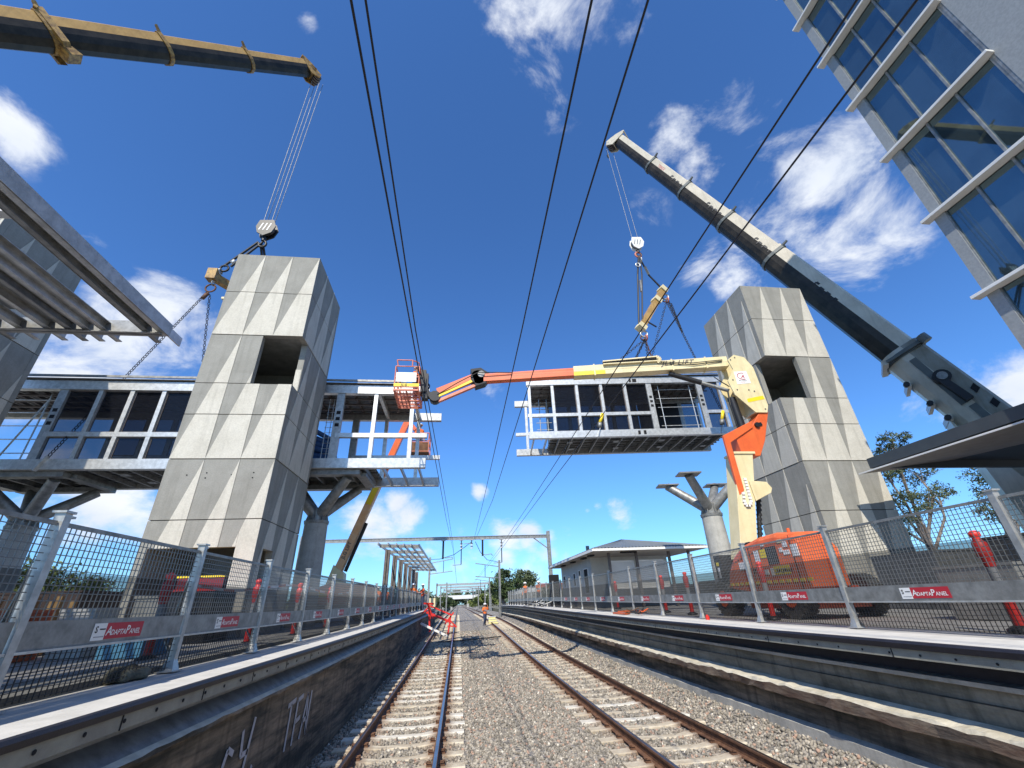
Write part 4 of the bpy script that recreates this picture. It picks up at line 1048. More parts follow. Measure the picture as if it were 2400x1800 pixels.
t = thing('chain_sling', 'chains fanning out from the slanted spreader to the hanging right span', 'chain', (15.3, 25, 20))
e1 = pa+V((.1, 0, -1.1)); e2 = pb+V((.1, 0, -1.0))
mb = MB()
for e, q in ((e1, FR(12.3, 0, 9.7)), (e1, FR(8.5, 3.2, 12.7)), (e2, FR(4.75, 0, 9.5)), (e2, FR(8.2, 0, 12.7)), (e2, FR(3.4, 3.2, 12.6)), (e2, FR(6.6, 3.2, 12.6))): chain(mb, e, q, black_m, link=.26, wd=.07, r=.036)
chain(mb, e1+V((.2, 0, 0)), e1+V((.65, 0, -2.9)), black_m, link=.24, r=.04); chain(mb, e1+V((.65, 0, -2.9)), e1+V((.35, 0, -.2)), black_m, link=.24, r=.04)
chain(mb, e2, e2+V((.3, 0, -2.2)), rust, link=.24, r=.045); mb.build('chain', t)
mb = MB()
for e in (e1, e2):
    ring(mb, e+V((0, 0, .45)), .26, .07, galv_b); ring(mb, e+V((.1, 0, .1)), .2, .06, orange_d, (1, 0, 0)); ring(mb, e+V((-.15, 0, .1)), .16, .05, rust)
each(mb, 'ring', t)
mb = MB()
for s in (4.6, 12.2): mb.tube(FR(s, -.12, 10.1), FR(s-.25, -.16, 9.5), .10, yellow, 8); mb.tube(FR(s-.25, -.16, 9.5), FR(s-.3, -.14, 9.2), .14, galv_d, 8); mb.bar(FR(s-.3, -.18, 9.15), FR(s-.5, -.18, 8.6), .12, .05, galv_b)
each(mb, 'hook', t)

# ------------------------------------------------------------------ people
def person(label, loc, h, rz, arms, legs, group=None, hat=hat_m, top=hiviz, low=navy, scale=None):
    t = thing('person', label, 'person', loc, group); s = h
    J = {}; E = []; Rr = {}; Lb_ = {}
    def j(n, p, r, par=None, lab='skin'):
        J[n] = V(p); Rr[n] = r; Lb_[n] = lab
        if par: E.append((par, n))
    j('pel', (0, 0, .52), .082, None, 'low'); j('sp', (0, 0, .60), .078, 'pel', 'top'); j('ch', (0, -.004, .72), .092, 'sp', 'top'); j('nk0', (0, 0, .815), .045, 'ch', 'top'); j('nk', (0, -.005, .845), .030, 'nk0')
    j('hd0', (0, -.012, .875), .045, 'nk'); j('hd1', (0, -.012, .93), .056, 'hd0'); j('hd2', (0, -.008, .965), .044, 'hd1')
    for sg, side in ((-1, 'L'), (1, 'R')):
        kn, an = legs[side]
        j('hp'+side, (sg*.050, 0, .485), .062, 'pel', 'low'); j('kn'+side, kn, .040, 'hp'+side, 'low'); j('an'+side, an, .028, 'kn'+side, 'low')
        j('ft'+side, (an[0]+sg*.012, an[1]-.075, an[2]-.028), .024, 'an'+side, 'boot'); 
        el, wr = arms[side]
        j('sh'+side, (sg*.098, 0, .79), .040, 'ch', 'top'); j('el'+side, el, .027, 'sh'+side, 'top'); j('wr'+side, wr, .018, 'el'+side, 'top')
        dv = (V(wr)-V(el)).normalized(); pm = V(wr)+dv*.035; j('pm'+side, pm, .018, 'wr'+side)
        sd = dv.cross(V((0, 1, 0)) if abs(dv.y) < .8 else Z).normalized()
        for k, ln in enumerate((.034, .040, .036, .028)):
            b = pm+dv*.012+sd*(k-1.5)*.010; j('f%d%s' % (k, side), b, .0055, 'pm'+side); c = b+dv*ln*.6+V((0, -.006, 0)); j('g%d%s' % (k, side), c, .0048, 'f%d%s' % (k, side)); j('h%d%s' % (k, side), c+dv*ln*.4+V((0, -.012, -.004)), .004, 'g%d%s' % (k, side))
        j('t0'+side, pm-sd*.024-dv*.012, .006, 'pm'+side); j('t1'+side, pm-sd*.032+dv*.012, .005, 't0'+side)
    names = list(J); idx = {n: i for i, n in enumerate(names)}
    me = bpy.data.meshes.new('sk'); me.from_pydata([J[n]*s for n in names], [(idx[a], idx[b]) for a, b in E], [])
    o = bpy.data.objects.new('sk', me); C.objects.link(o)
    md = o.modifiers.new('s', 'SKIN'); md.use_smooth_shade = True
    for n in names:
        v = me.skin_vertices[0].data[idx[n]]; v.radius = (Rr[n]*s*(1.25 if n in ('ch', 'sp', 'pel') else 1), Rr[n]*s*(.82 if n in ('ch', 'sp', 'pel') else 1)); v.use_root = (n == 'pel')
    sb = o.modifiers.new('u', 'SUBSURF'); sb.levels = sb.render_levels = 1
    dg = bpy.context.evaluated_depsgraph_get(); dg.update(); m2 = bpy.data.meshes.new_from_object(o.evaluated_get(dg)); bpy.data.objects.remove(o)
    m2.materials.clear()
    for m in (skin_m, top, low, black_m, grey_band): m2.materials.append(m)
    mi = {'skin': 0, 'top': 1, 'low': 2, 'boot': 3}
    segs = [(J[a]*s, J[b]*s, Lb_[b]) for a, b in E]
    for p in m2.polygons:
        c = p.center; best = 1e9; lab = 'top'
        for a, b, l_ in segs:
            ab = b-a; tt = max(0, min(1, (c-a).dot(ab)/ab.length_squared)); dd_ = (c-(a+ab*tt)).length
            if dd_ < best: best = dd_; lab = l_
        p.material_index = mi[lab]
        if lab == 'top' and (.655*s < c.z < .68*s) and abs(c.x) < .13*s: p.material_index = 4
    bo = bpy.data.objects.new('body', m2); C.objects.link(bo); bo.parent = t
    # face, hard hat
    mb = MB(); z0 = .945*s
    mb.tube((0, -.068*s, .928*s), (0, -.085*s, .918*s), .008*s, skin_m, 6, r2=.011*s)
    for sg in (-1, 1): mb.tube((sg*.020*s, -.060*s, .938*s), (sg*.020*s, -.066*s, .938*s), .0055*s, dark_in, 6); mb.tube((sg*.058*s, 0, .93*s), (sg*.066*s, 0, .93*s), .014*s, skin_m, 8)
    mb.bar((-.018*s, -.063*s, .897*s), (.018*s, -.063*s, .897*s), .004*s, .005*s, rust); o2 = mb.build('face'); o2.parent = t
    mb = MB(); rings = []
    for k in range(6):
        a = k/5*math.pi/2; r = .072*s*math.cos(a); zz = z0+.058*s*math.sin(a); rings.append([V((r*math.cos(b), r*1.15*math.sin(b)-.008*s, zz)) for b in np.linspace(0, 2*math.pi, 17)[:-1]])
    rings[-1] = [V((.004*s*math.cos(b), .004*s*math.sin(b)-.008*s, z0+.058*s)) for b in np.linspace(0, 2*math.pi, 17)[:-1]]
    mb.loft(rings, hat, caps=False, smooth=True)
    mb.loft([[V((.085*s*math.cos(b), .105*s*math.sin(b)-.02*s, z0-.002*s)) for b in np.linspace(0, 2*math.pi, 17)[:-1]], [V((.070*s*math.cos(b), .080*s*math.sin(b)-.008*s, z0+.006*s)) for b in np.linspace(0, 2*math.pi, 17)[:-1]]], hat, smooth=True)
    o3 = mb.build('hard_hat'); o3.parent = t
    t.rotation_euler = (0, 0, rz); return t
ST = {'L': ((-.06, -.01, .27), (-.065, .0, .045)), 'R': ((.06, -.01, .27), (.065, .0, .045))}
WK = {'L': ((-.05, -.06, .27), (-.055, .02, .05)), 'R': ((.05, .02, .27), (.065, .14, .06))}
DN = {'L': ((-.14, .02, .64), (-.13, -.05, .50)), 'R': ((.14, .02, .64), (.13, -.05, .50))}
PH = {'L': ((-.14, -.03, .66), (-.05, -.13, .74)), 'R': ((.16, -.05, .70), (.09, -.12, .88))}
RL = {'L': ((-.15, -.08, .68), (-.08, -.2, .66)), 'R': ((.15, -.08, .68), (.08, -.2, .66))}
gy = lambda y: -2.41+tz(y)
person('worker in orange vest and blue jeans standing on the right track', (2.42, 44.0, gy(44)+.02), 1.85, .35, PH, WK)
person('white helmeted worker leaning behind the fence near the far end of the left platform', (-3.9, 41.5, PT+pz(41)), 2.15, .5, RL, ST)
person('worker in dark trousers and faded orange jacket on the platform edge near the red trestle', (-3.1, 42.2, PT+pz(42)), 2.1, -1.2, RL, ST, top=mat('deep_orange', (.62, .09, .02), .8))
person('worker standing upright behind the far right fence, nearest the tracks', (7.1, 50.0, PT+pz(50)), 2.2, -.8, DN, ST)
person('worker bending slightly behind the far right fence, nearer the station building', (8.3, 48.5, PT+pz(48)), 2.2, -.2, PH, ST)
person('worker half hidden at the corner of the station building', (9.9, 41, PT+pz(41)), 2.0, 1.2, DN, ST)
person('orange shirted worker behind the left fence at the first post of the small canopy', (-5.2, 31.5, PT+pz(31)), 1.7, .2, DN, ST)
person('worker in orange bending behind the left fence, right of the first canopy post', (-4.75, 32.2, PT+pz(32)), 1.65, -.6, PH, ST)
# ------------------------------------------------------------------ boom lifts
def basket(t, c, w, l, h, body=orange_d, yel=True):
    # c = centre of the floor, long axis along Y, front end toward -Y
    x0, x1, y0, y1, z = c[0]-w/2, c[0]+w/2, c[1]-l/2, c[1]+l/2, c[2]
    mb = MB()
    for a, b in (((x0, y0), (x1, y0)), ((x1, y0), (x1, y1)), ((x1, y1), (x0, y1)), ((x0, y1), (x0, y0))):
        mb.bar((a[0], a[1], z), (b[0], b[1], z), .06, .07, body)
    for i in range(1, 5):
        y = y0+(y1-y0)*i/5; mb.bar((x0, y, z), (x1, y, z), .05, .05, body)
    mb.bar(((x0+x1)/2, y0, z), ((x0+x1)/2, y1, z), .05, .05, body)
    for i in range(16):
        y = y0+(y1-y0)*(i+.5)/16; mb.bar((x0, y, z+.035), (x1, y, z+.035), .014, .012, body)
    for i in range(7):
        x = x0+(x1-x0)*(i+.5)/7; mb.bar((x, y0, z+.03), (x, y1, z+.03), .012, .012, body)
    mb.build('floor_grid', t)
    mb = MB()
    for x in (x0, x1):
        for y in (y0, y1, (y0+y1)/2): mb.tube((x, y, z), (x, y, z+h), .022, body, 8)
    for hz in (h, h*.55, .12):
        mb.path([(x0, y0, z+hz), (x1, y0, z+hz), (x1, y1, z+hz), (x0, y1, z+hz), (x0, y0, z+hz)], .022, body, 8)
    mb.build('guard_rail', t)
    mb = MB(); mb.box((x0-.02, y0-.03, z+.14), (x1+.02, y0-.015, z+.27), yellow)
    text_mb(mb, 'JLG', (x0+.24, y0-.034, z+.155), (1, 0, 0), Z, .13, black_m, off=.002, bold=.03, shear=.25, spacing=1.25)
    tb = mb.build('toe_board', t)
    mb = MB(); mb.box((x0+.04, y0-.03, z+.34), (x1-.1, y0-.018, z+.74), white_p)
    for k in range(6): mb.box((x0+.10, y0-.034, z+.39+.055*k), (x1-.2, y0-.031, z+.40+.055*k), grey_band)
    mb.build('notice_board', t)
    mb = MB(); mb.tube((x0+.08, y0, z+h), (x0+.03, y0-.03, z+h+.26), .024, body, 8); mb.tube((x1-.28, y0, z+h), (x1-.28, y0-.03, z+h+.26), .024, body, 8); mb.tube((x0+.03, y0-.03, z+h+.26), (x1-.28, y0-.03, z+h+.26), .024, body, 8)
    mb.path([(x1-.28, y0-.03, z+h+.26), (x1-.05, y0+.1, z+h+.22), (x1, y0+.3, z+h)], .022, body, 8)
    mb.path([(x1-.05, y1-1.1, z+h), (x1-.05, y1-1.1, z+h+.3), (x1+.02, y1-.6, z+h+.3), (x1+.05, y1-.4, z+h-.2)], .022, body, 8); mb.build('upper_frame', t)
    mb = MB(); mb.box((x1-.1, y0+.6, z+h-.15), (x1+.2, y0+1.2, z+h+.2), black_m); mb.box((x1+.02, y0+.5, z+.2), (x1+.22, y0+1.4, z+h-.2), black_m)
    mb.path([(x1+.1, y0+.7, z+h-.1), (x1+.35, y0+.8, z+.6), (x1+.2, y0+.9, z+.1), (x1+.5, y0+1, z+.1)], .03, hose_m, 6); mb.path([(x1+.15, y0+1.1, z+h-.1), (x1+.3, y0+1.1, z+.5), (x1+.45, y0+1, z+.0)], .025, hose_m, 6); mb.build('control_console', t)
t = thing('boom_lift', 'cream and orange boom lift on the right platform with its arm stretched across the tracks', 'boom lift', (9.3, 11.6, PT))
basket(t, (-2.1, 15.5, 7.26), .9, 1.65, 1.02)
# jib: two arms and the yellow link
J0, J1 = V((.62, 15.0, 7.95)), V((-.95, 15.25, 7.22))
mb = MB(); up = V((0, 0, 1))
mb.bar(J0+V((0, 0, .12)), J1+V((0, 0, .22)), .30, .26, orange, up=up); mb.build('jib_arm', t, bevel=.01)
mb = MB(); mb.bar(J0+V((0, -.08, -.28)), J1+V((.05, -.08, -.18)), .14, .11, orange_d, up=up); mb.build('jib_link', t)
mb = MB(); mb.bar(J0+V((-.1, -.18, -.10)), J1+V((.03, -.18, 0)), .03, .11, yellow, up=up); mb.build('jib_stripe', t)
mb = MB(); mb.tube(J0+V((0, -.2, 0)), J0+V((0, .25, 0)), .30, black_m, 14); mb.tube(J0+V((.12, -.24, .12)), J0+V((.12, .28, .12)), .14, galv_d, 10)
mb.prism([J0+V((-.3, -.2, .35)), J0+V((.1, -.2, .42)), J0+V((.55, -.2, .1)), J0+V((.3, -.2, -.25)), J0+V((-.1, -.2, -.4))], (0, .42, 0), black_m)
mb.tube(J1+V((-.1, -.2, 0)), J1+V((-.1, .2, 0)), .22, black_m, 12); mb.bar(J1, (-1.5, 15.4, 7.5), .2, .2, black_m); mb.bar((-1.45, 15.4, 7.2), (-1.45, 15.4, 8.3), .2, .3, black_m); each(mb, 'knuckle', t)
# telescopic boom
Bq = V((10.3, 13.0, 7.80)); K0 = V((.8, 14.95, 7.93)); dB = (K0-Bq).normalized(); Lq = (K0-Bq).length
mb = MB(); mb.bar(Bq+dB*5.6, K0, .28, .33, orange); mb.bar(Bq+dB*5.8+Z*-.0, K0-dB*.2+Z*-.0, .286, .02, orange_d); mb.bar(Bq+dB*5.8+Z*.09, K0-dB*.2+Z*.09, .284, .012, black_m); mb.build('fly_boom', t, bevel=.012)
mb = MB(); mb.bar(Bq+dB*.3, Bq+dB*6.1, .38, .42, cream); mb.bar(Bq+dB*.3-Z*.03, Bq+dB*6.1-Z*.03, .386, .012, steel_p); mb.build('base_boom', t, bevel=.015)
nB = dB.cross(Z).normalized(); 
if nB.y > 0: nB = -nB
mb = MB(); text_mb(mb, 'JLG LIFT', Bq+dB*2.75+nB*.202-Z*.02, -dB, Z, .27, steel_p, off=.003, bold=.012, shear=.45, spacing=1.2); mb.build('boom_lettering', t)
mb = MB(); mb.bar(Bq+dB*4.9+nB*.196-Z*.13, Bq+dB*6.1+nB*.196-Z*.13, .012, .16, yellow); mb.build('caution_stripe', t)
mb = MB()
for q in (1.1, 2.35, 5.3): mb.bar(Bq+dB*q-Z*.25+nB*.0, Bq+dB*q+Z*.24, .42, .05, cream, up=dB)
each(mb, 'clamp', t)
# cable tray above the boom
mb = MB(); a, b = Bq+dB*2.9+nB*.22+Z*.22, Bq+dB*4.95+nB*.22+Z*.20
mb.bar(a+Z*.13, b+Z*.09, .16, .05, cream); mb.bar(a-Z*.06, b-Z*.03, .16, .04, cream)
for k in range(8): an = -math.pi/2+math.pi*k/7; p = a+Z*.035-dB*.11*math.cos(an)+Z*.10*math.sin(an); an2 = an+math.pi/7; q = a+Z*.035-dB*.11*math.cos(an2)+Z*.10*math.sin(an2); mb.bar(p, q, .16, .03, cream, up=nB) if k < 7 else None
mb.build('cable_tray', t)
mb = MB()
for k in range(26): p = a+(b-a)*(k+.5)/26+Z*.035; mb.box((p.x-.028, p.y-.07, p.z-.03), (p.x+.02, p.y+.07, p.z+.04), black_m)
mb.build('cable_chain', t)
mb = MB()
for q_, zo in ((.0, .05), (.03, -.02)): mb.path([Bq+dB*(.5+q_)+nB*.22+Z*zo, Bq+dB*1.6+nB*.24+Z*(zo-.06), Bq+dB*2.9+nB*.22+Z*(zo+.1)], .016, hose_m, 6)
mb.path([J1+V((.0, -.2, .05)), J0.lerp(J1, .5)+V((0, -.28, .12)), J0+V((0, -.3, .15)), K0-dB*1.2+nB*.2+Z*.1], .018, hose_m, 6)
mb.build('hose', t)
mb = MB(); mb.tube(Bq+dB*2.5-Z*.28, Bq+dB*1.4+V((0, 0, -.75)), .10, black_m, 12); mb.tube(Bq+dB*1.4+V((0, 0, -.75)), (9.75, 13, 6.6), .07, galv_d, 12); mb.build('lift_cylinder', t)
# riser plate with sticker
PL = [(10.15, 7.98), (10.55, 7.88), (10.78, 7.45), (10.86, 5.9), (10.74, 5.62), (10.3, 5.62), (9.72, 6.30), (9.60, 6.85), (9.95, 7.35), (9.85, 7.75)]
mb = MB(); mb.prism([(x, 12.70, z) for x, z in PL], (0, .04, 0), cream); mb.prism([(x, 13.26, z) for x, z in PL], (0, .04, 0), cream); mb.prism([(x-.02, 12.74, z) for x, z in PL[2:6]]+[(10.4, 12.74, 6.8)], (0, .52, 0), cream); mb.build('riser_plate', t)
mb = MB(); mb.prism([(9.93, 12.697, 6.72), (10.48, 12.697, 6.78), (10.44, 12.697, 7.28), (9.93, 12.697, 7.24)], (0, -.004, 0), white_p)
pts = [(10.22+.2*math.cos(a_), 12.69, 7.06+.13*math.sin(a_)) for a_ in np.linspace(1.2, 5.2, 14)]
for i in range(13): mb.bar(pts[i], pts[i+1], .004, .022, sign_red, up=Z)
text_mb(mb, 'A', (10.15, 12.692, 6.98), (1, 0, 0), Z, .2, sign_red, off=.003, bold=.02, shear=.35); text_mb(mb, 'ACCESS', (10.02, 12.692, 6.85), (1, 0, 0), Z, .085, steel_p, off=.003, bold=.01, spacing=1.1); text_mb(mb, 'RENTALS', (10.1, 12.692, 6.79), (1, 0, 0), Z, .04, sign_red, off=.003)
mb.build('sticker', t)
mb = MB(); mb.prism([(10.12, 12.697, 6.0), (10.80, 12.697, 6.14), (10.78, 12.697, 6.28), (10.12, 12.697, 6.14)], (0, -.003, 0), yellow)
for x, z in ((10.3, 6.5), (10.5, 6.45), (9.8, 6.9), (9.85, 6.5), (10.7, 5.75), (10.15, 7.85), (9.95, 7.75)): mb.tube((x, 12.70, z), (x, 12.68, z), .025, steel_p, 8)
each(mb, 'bolt', t)
mb = MB(); mb.tube((9.85, 13, 4.6), (9.75, 13, 6.3), .14, black_m, 14); mb.build('riser_cylinder', t)
mb = MB(); mb.path([(9.55, 12.8, 6.5), (9.45, 12.75, 5.9), (9.5, 12.8, 5.2), (9.55, 12.85, 4.9)], .03, hose_m, 6); mb.path([(9.7, 12.85, 6.7), (9.35, 12.8, 6.9), (9.2, 12.85, 7.1)], .02, hose_m, 6); mb.build('hose', t)
mb = MB(); mb.prism([(10.60, 12.75, 5.80), (10.82, 12.75, 5.66), (10.35, 12.75, 4.6), (10.0, 12.75, 4.05), (9.35, 12.75, 4.05), (9.30, 12.75, 4.70), (10.05, 12.75, 5.15)], (0, .48, 0), orange)
mb.build('upper_link', t, bevel=.015)
mb = MB(); mb.prism([(10.05, 12.70, 5.3), (10.0, 12.70, 5.05), (9.02, 12.70, 4.5), (9.02, 12.70, 2.9), (8.82, 12.70, 2.75), (8.82, 12.70, 4.75)], (0, .10, 0), orange); mb.build('timing_link', t, bevel=.01)
mb = MB(); mb.tube((10.2, 12.74, 5.15), (10.2, 12.68, 5.15), .09, black_m, 12); mb.bar((10.2, 12.73, 5.15), (10.4, 12.73, 5.2), .02, .12, black_m); mb.build('slot', t)
mb = MB(); mb.add([(8.32, 12.72, .9), (8.86, 12.72, .9), (8.86, 13.26, .9), (8.32, 13.26, .9), (9.06, 12.72, 4.15), (9.72, 12.72, 4.15), (9.72, 13.26, 4.15), (9.06, 13.26, 4.15)], [(0, 1, 5, 4), (1, 2, 6, 5), (2, 3, 7, 6), (3, 0, 4, 7), (4, 5, 6, 7), (0, 3, 2, 1)], cream)
mb.box((9.02, 12.68, 4.10), (9.78, 13.30, 4.18), cream)
mb.prism([(9.25, 12.70, 3.2), (9.85, 12.70, 3.15), (9.98, 12.70, 2.95), (9.9, 12.70, 2.8), (9.3, 12.70, 2.55)], (0, -.03, 0), cream); mb.build('tower_boom', t, bevel=.01)
mb = MB()
for k in range(12): z = 1.0+.145*k; mb.tube((9.25+.04*k, 13.1, z), (9.25+.04*k, 13.1, z+.07), .085, hose_m, 10); mb.tube((9.25+.04*k, 13.1, z+.07), (9.27+.04*k, 13.1, z+.145), .065, hose_m, 10)
mb.tube((9.2, 13.1, .6), (9.25, 13.1, 1.1), .15, black_m, 12); mb.build('bellows', t)
mb = MB()
pts = [(8.95, 12.72, 2.85), (8.88, 12.72, 2.5), (8.98, 12.72, 2.38), (9.12, 12.72, 2.5), (9.14, 12.72, 3.3)]
for i in range(len(pts)-1):
    a, b = V(pts[i]), V(pts[i+1]); n = max(2, int((b-a).length/.09))
    for k in range(n): p = a+(b-a)*(k+.5)/n; mb.box((p.x-.045, p.y-.06, p.z-.035), (p.x+.045, p.y, p.z+.035), white_p)
mb.build('cable_chain', t)
# orange hood
mb = MB(); rings = []
for y, zt_, zb in ((9.85, 1.12, .05), (10.0, 1.26, .0), (10.7, 1.34, .0), (11.4, 1.32, .0), (12.1, 1.20, .0), (12.6, .98, .05), (12.95, .66, .1), (13.1, .35, .15)):
    xa, xb = 7.95, 8.95; r = .25
    rings.append([(xa, y, zb), (xa, y, zt_-r), (xa+.03, y, zt_-r*.5), (xa+.10, y, zt_-r*.15), (xa+.22, y, zt_), (xb-.22, y, zt_), (xb, y, zt_-r), (xb, y, zb)])
mb.loft(rings, orange, smooth=False); hd = mb.build('hood', t, bevel=.02)
mb = MB(); x = 7.945
for a, b, c, e, m in ((10.65, 11.05, .60, 1.02, black_m), (9.88, 10.1, .72, .98, white_p), (11.05, 11.3, .78, .98, yellow), (11.35, 11.55, .68, .98, white_p), (10.4, 10.52, .85, .95, white_p), (10.2, 10.36, .95, 1.08, white_p), (10.18, 10.4, .78, .88, white_p), (10.35, 10.52, 1.06, 1.14, cream), (11.05, 11.2, 1.05, 1.12, white_p), (11.15, 11.3, .38, .5, white_p), (10.95, 11.05, .35, .52, white_p)):
    if m is None: continue
    mb.box((x-.006, a, c), (x+.004, b, e), m)
for k in range(14): mb.box((x-.008, 9.72+.24*k, .17), (x+.004, 9.72+.24*k+.15, .24), yellow)
for k in range(9): mb.box((x-.012, 10.68, .63+.042*k), (x-.006, 11.02, .642+.042*k), steel_p)
mb.box((x-.006, 9.98+.1, .0), (x+.002, 10.09, 1.2), black_m)
for k in range(12): ya = 11.15+.14*k; mb.box((x-.006, ya, .95+.05*math.sin(1.6-k*.15)-.02*k), (x+.002, ya+.09, .965+.05*math.sin(1.6-k*.15)-.02*k), black_m)
mb.box((x-.006, 11.75, .0), (x+.002, 11.765, 1.1), black_m); mb.box((x-.02, 11.6, .5), (x, 11.7, .54), black_m); mb.box((x-.006, 12.0, .55), (x+.002, 12.35, .75), white_p)
mb.box((x-.008, 10.35, .36), (x+.004, 10.93, .56), yellow)
text_mb(mb, 'USAQ00AH', (x-.006, 10.91, .40), (0, -1, 0), Z, .13, black_m, off=.006, bold=.03)
each(mb, 'decal', hd)
mb = MB(); mb.tube((8.5, 10.7, 1.32), (8.5, 10.7, 1.44), .04, orange, 8); mb.build('beacon', t); mb = MB(); mb.box((8.2, 12.0, 1.15), (8.7, 12.25, 1.27), black_m); mb.build('hood_vent', t)
mb = MB(); mb.box((8.0, 13.35, .15), (8.5, 13.7, 1.05), black_m); mb.box((7.992, 13.45, .75), (8.0, 13.6, .85), yellow); mb.box((7.992, 13.45, .4), (8.0, 13.56, .7), white_p); mb.build('ground_control_box', t)
mb = MB(); mb.box((8.0, 9.9, -.25), (9.9, 13.8, -.02), orange); mb.box((8.35, 10.4, -.42), (9.9, 12.9, -.25), orange_d); mb.build('chassis', t, bevel=.02)
for (x, y) in ((8.15, 13.6), (8.15, 10.7), (10.0, 13.6), (10.0, 10.7)):
    mb = MB(); mb.tube((x-.17, y, -.16), (x+.17, y, -.16), .46, tyre_m, 24)
    for k in range(20):
        a_ = k*math.pi/10; mb.bar((x-.19, y+.455*math.cos(a_), -.16+.455*math.sin(a_)), (x+.19, y+.455*math.cos(a_+.12), -.16+.455*math.sin(a_+.12)), .07, .04, tyre_m, up=(0, math.cos(a_), math.sin(a_)))
    w_ = mb.build('wheel', t); mb = MB(); mb.tube((x-.19, y, -.16), (x+.19, y, -.16), .22, orange, 16); mb.build('rim', w_)
# worker in the big basket
person('worker in a white helmet standing in the raised orange basket', (-1.9, 15.8, 7.30), 1.6, 1.2, RL, ST)
# second lift behind the left pier
t = thing('boom_lift', 'red and cream boom lift standing behind the left pier, its boom slanting up', 'boom lift', (-6.3, 24.6, PT))
a, b = V((-6.15, 24.4, 1.6)), V((-3.2, 24.2, 9.9)); dd = (b-a).normalized()
mb = MB(); mb.bar(a, a+dd*5.3, .38, .40, mat('lift_faded_cream', (.78, .42, .20), .5, c2=(.80, .52, .30), scale=3), up=(0, 1, 0)); mb.build('base_boom', t, bevel=.01)
mb = MB(); mb.bar(a+dd*3.6+V((0, -.225, 0)), a+dd*5.3+V((0, -.225, 0)), .30, .012, yellow, up=(0, 1, 0))
text_mb(mb, 'JLG LIFT', a+dd*.7+V((.08, -.232, 0)), dd, dd.cross(V((0, -1, 0)))*-1, .24, steel_p, off=.004, bold=.02); mb.build('boom_lettering', t)
mb = MB(); mb.bar(a+dd*5.2, b, .34, .32, orange, up=(0, 1, 0)); mb.build('fly_boom', t, bevel=.01)
mb = MB(); mb.bar(b, (-2.7, 24.2, 9.3), .2, .3, orange, up=(0, 1, 0)); mb.build('jib_arm', t)
mb = MB(); mb.tube(a+V((.4, 0, .1)), a+dd*2.6+V((.32, 0, 0)), .09, black_m, 10); mb.build('lift_cylinder', t)
mb = MB(); mb.prism([(-6.6, 24.1, .9), (-5.7, 24.1, .9), (-5.75, 24.1, 1.6), (-6.3, 24.1, 2.0)], (0, .6, 0), cream); mb.build('turret', t)
mb = MB(); rings = [[(x, 23.9, .2), (x, 23.9, zt_), (x, 24.1, zt_+.12), (x, 25.2, zt_+.12), (x, 25.2, .2)] for x, zt_ in ((-7.3, .5), (-7.1, .85), (-6.3, 1.05), (-5.2, 1.0), (-4.4, .95), (-4.15, .5))]
mb.loft(rings, orange_d); mb.build('hood', t, bevel=.03)
mb = MB(); mb.box((-6.75, 23.885, .55), (-6.35, 23.895, .8), yellow); each(mb, 'decal', t)
mb = MB(); mb.box((-7.2, 23.9, -.35), (-4.3, 25.3, .2), steel_p); mb.build('chassis', t)
for x in (-6.9, -4.6):
    for y in (23.9, 25.3): mb = MB(); mb.tube((x, y-.15, -.15), (x, y+.15, -.15), .46, tyre_m, 20); mb.build('wheel', t)
t = thing('work_basket', 'dark red raised work basket seen through the open end of the left span', 'work basket', (-2.3, 24.2, 8.1))
mb = MB(); x0, x1, y0, y1, z0 = -2.95, -1.85, 23.6, 24.9, 7.75
mb.box((x0, y0, z0), (x1, y1, z0+.06), rust)
for z in (z0+.06, z0+.6, z0+1.15): mb.path([(x0, y0, z), (x1, y0, z), (x1, y1, z), (x0, y1, z), (x0, y0, z)], .03, orange_d, 6)
for x, y in ((x0, y0), (x1, y0), (x1, y1), (x0, y1), ((x0+x1)/2, y0)): mb.tube((x, y, z0), (x, y, z0+1.15), .03, orange_d, 6)
for k in range(6): mb.bar((x0+.18*k, y0, z0+.1), (x0+.18*k, y0, z0+.55), .02, .02, rust)
mb.build('frame', t)
mb = MB(); mb.box((x0, y0-.02, z0+.0), (x1, y0, z0+.6), rust); mb.build('toe_board', t)
person('worker in orange seen through the open end of the left span', (-2.45, 24.2, 7.82), 1.9, .4, DN, ST)

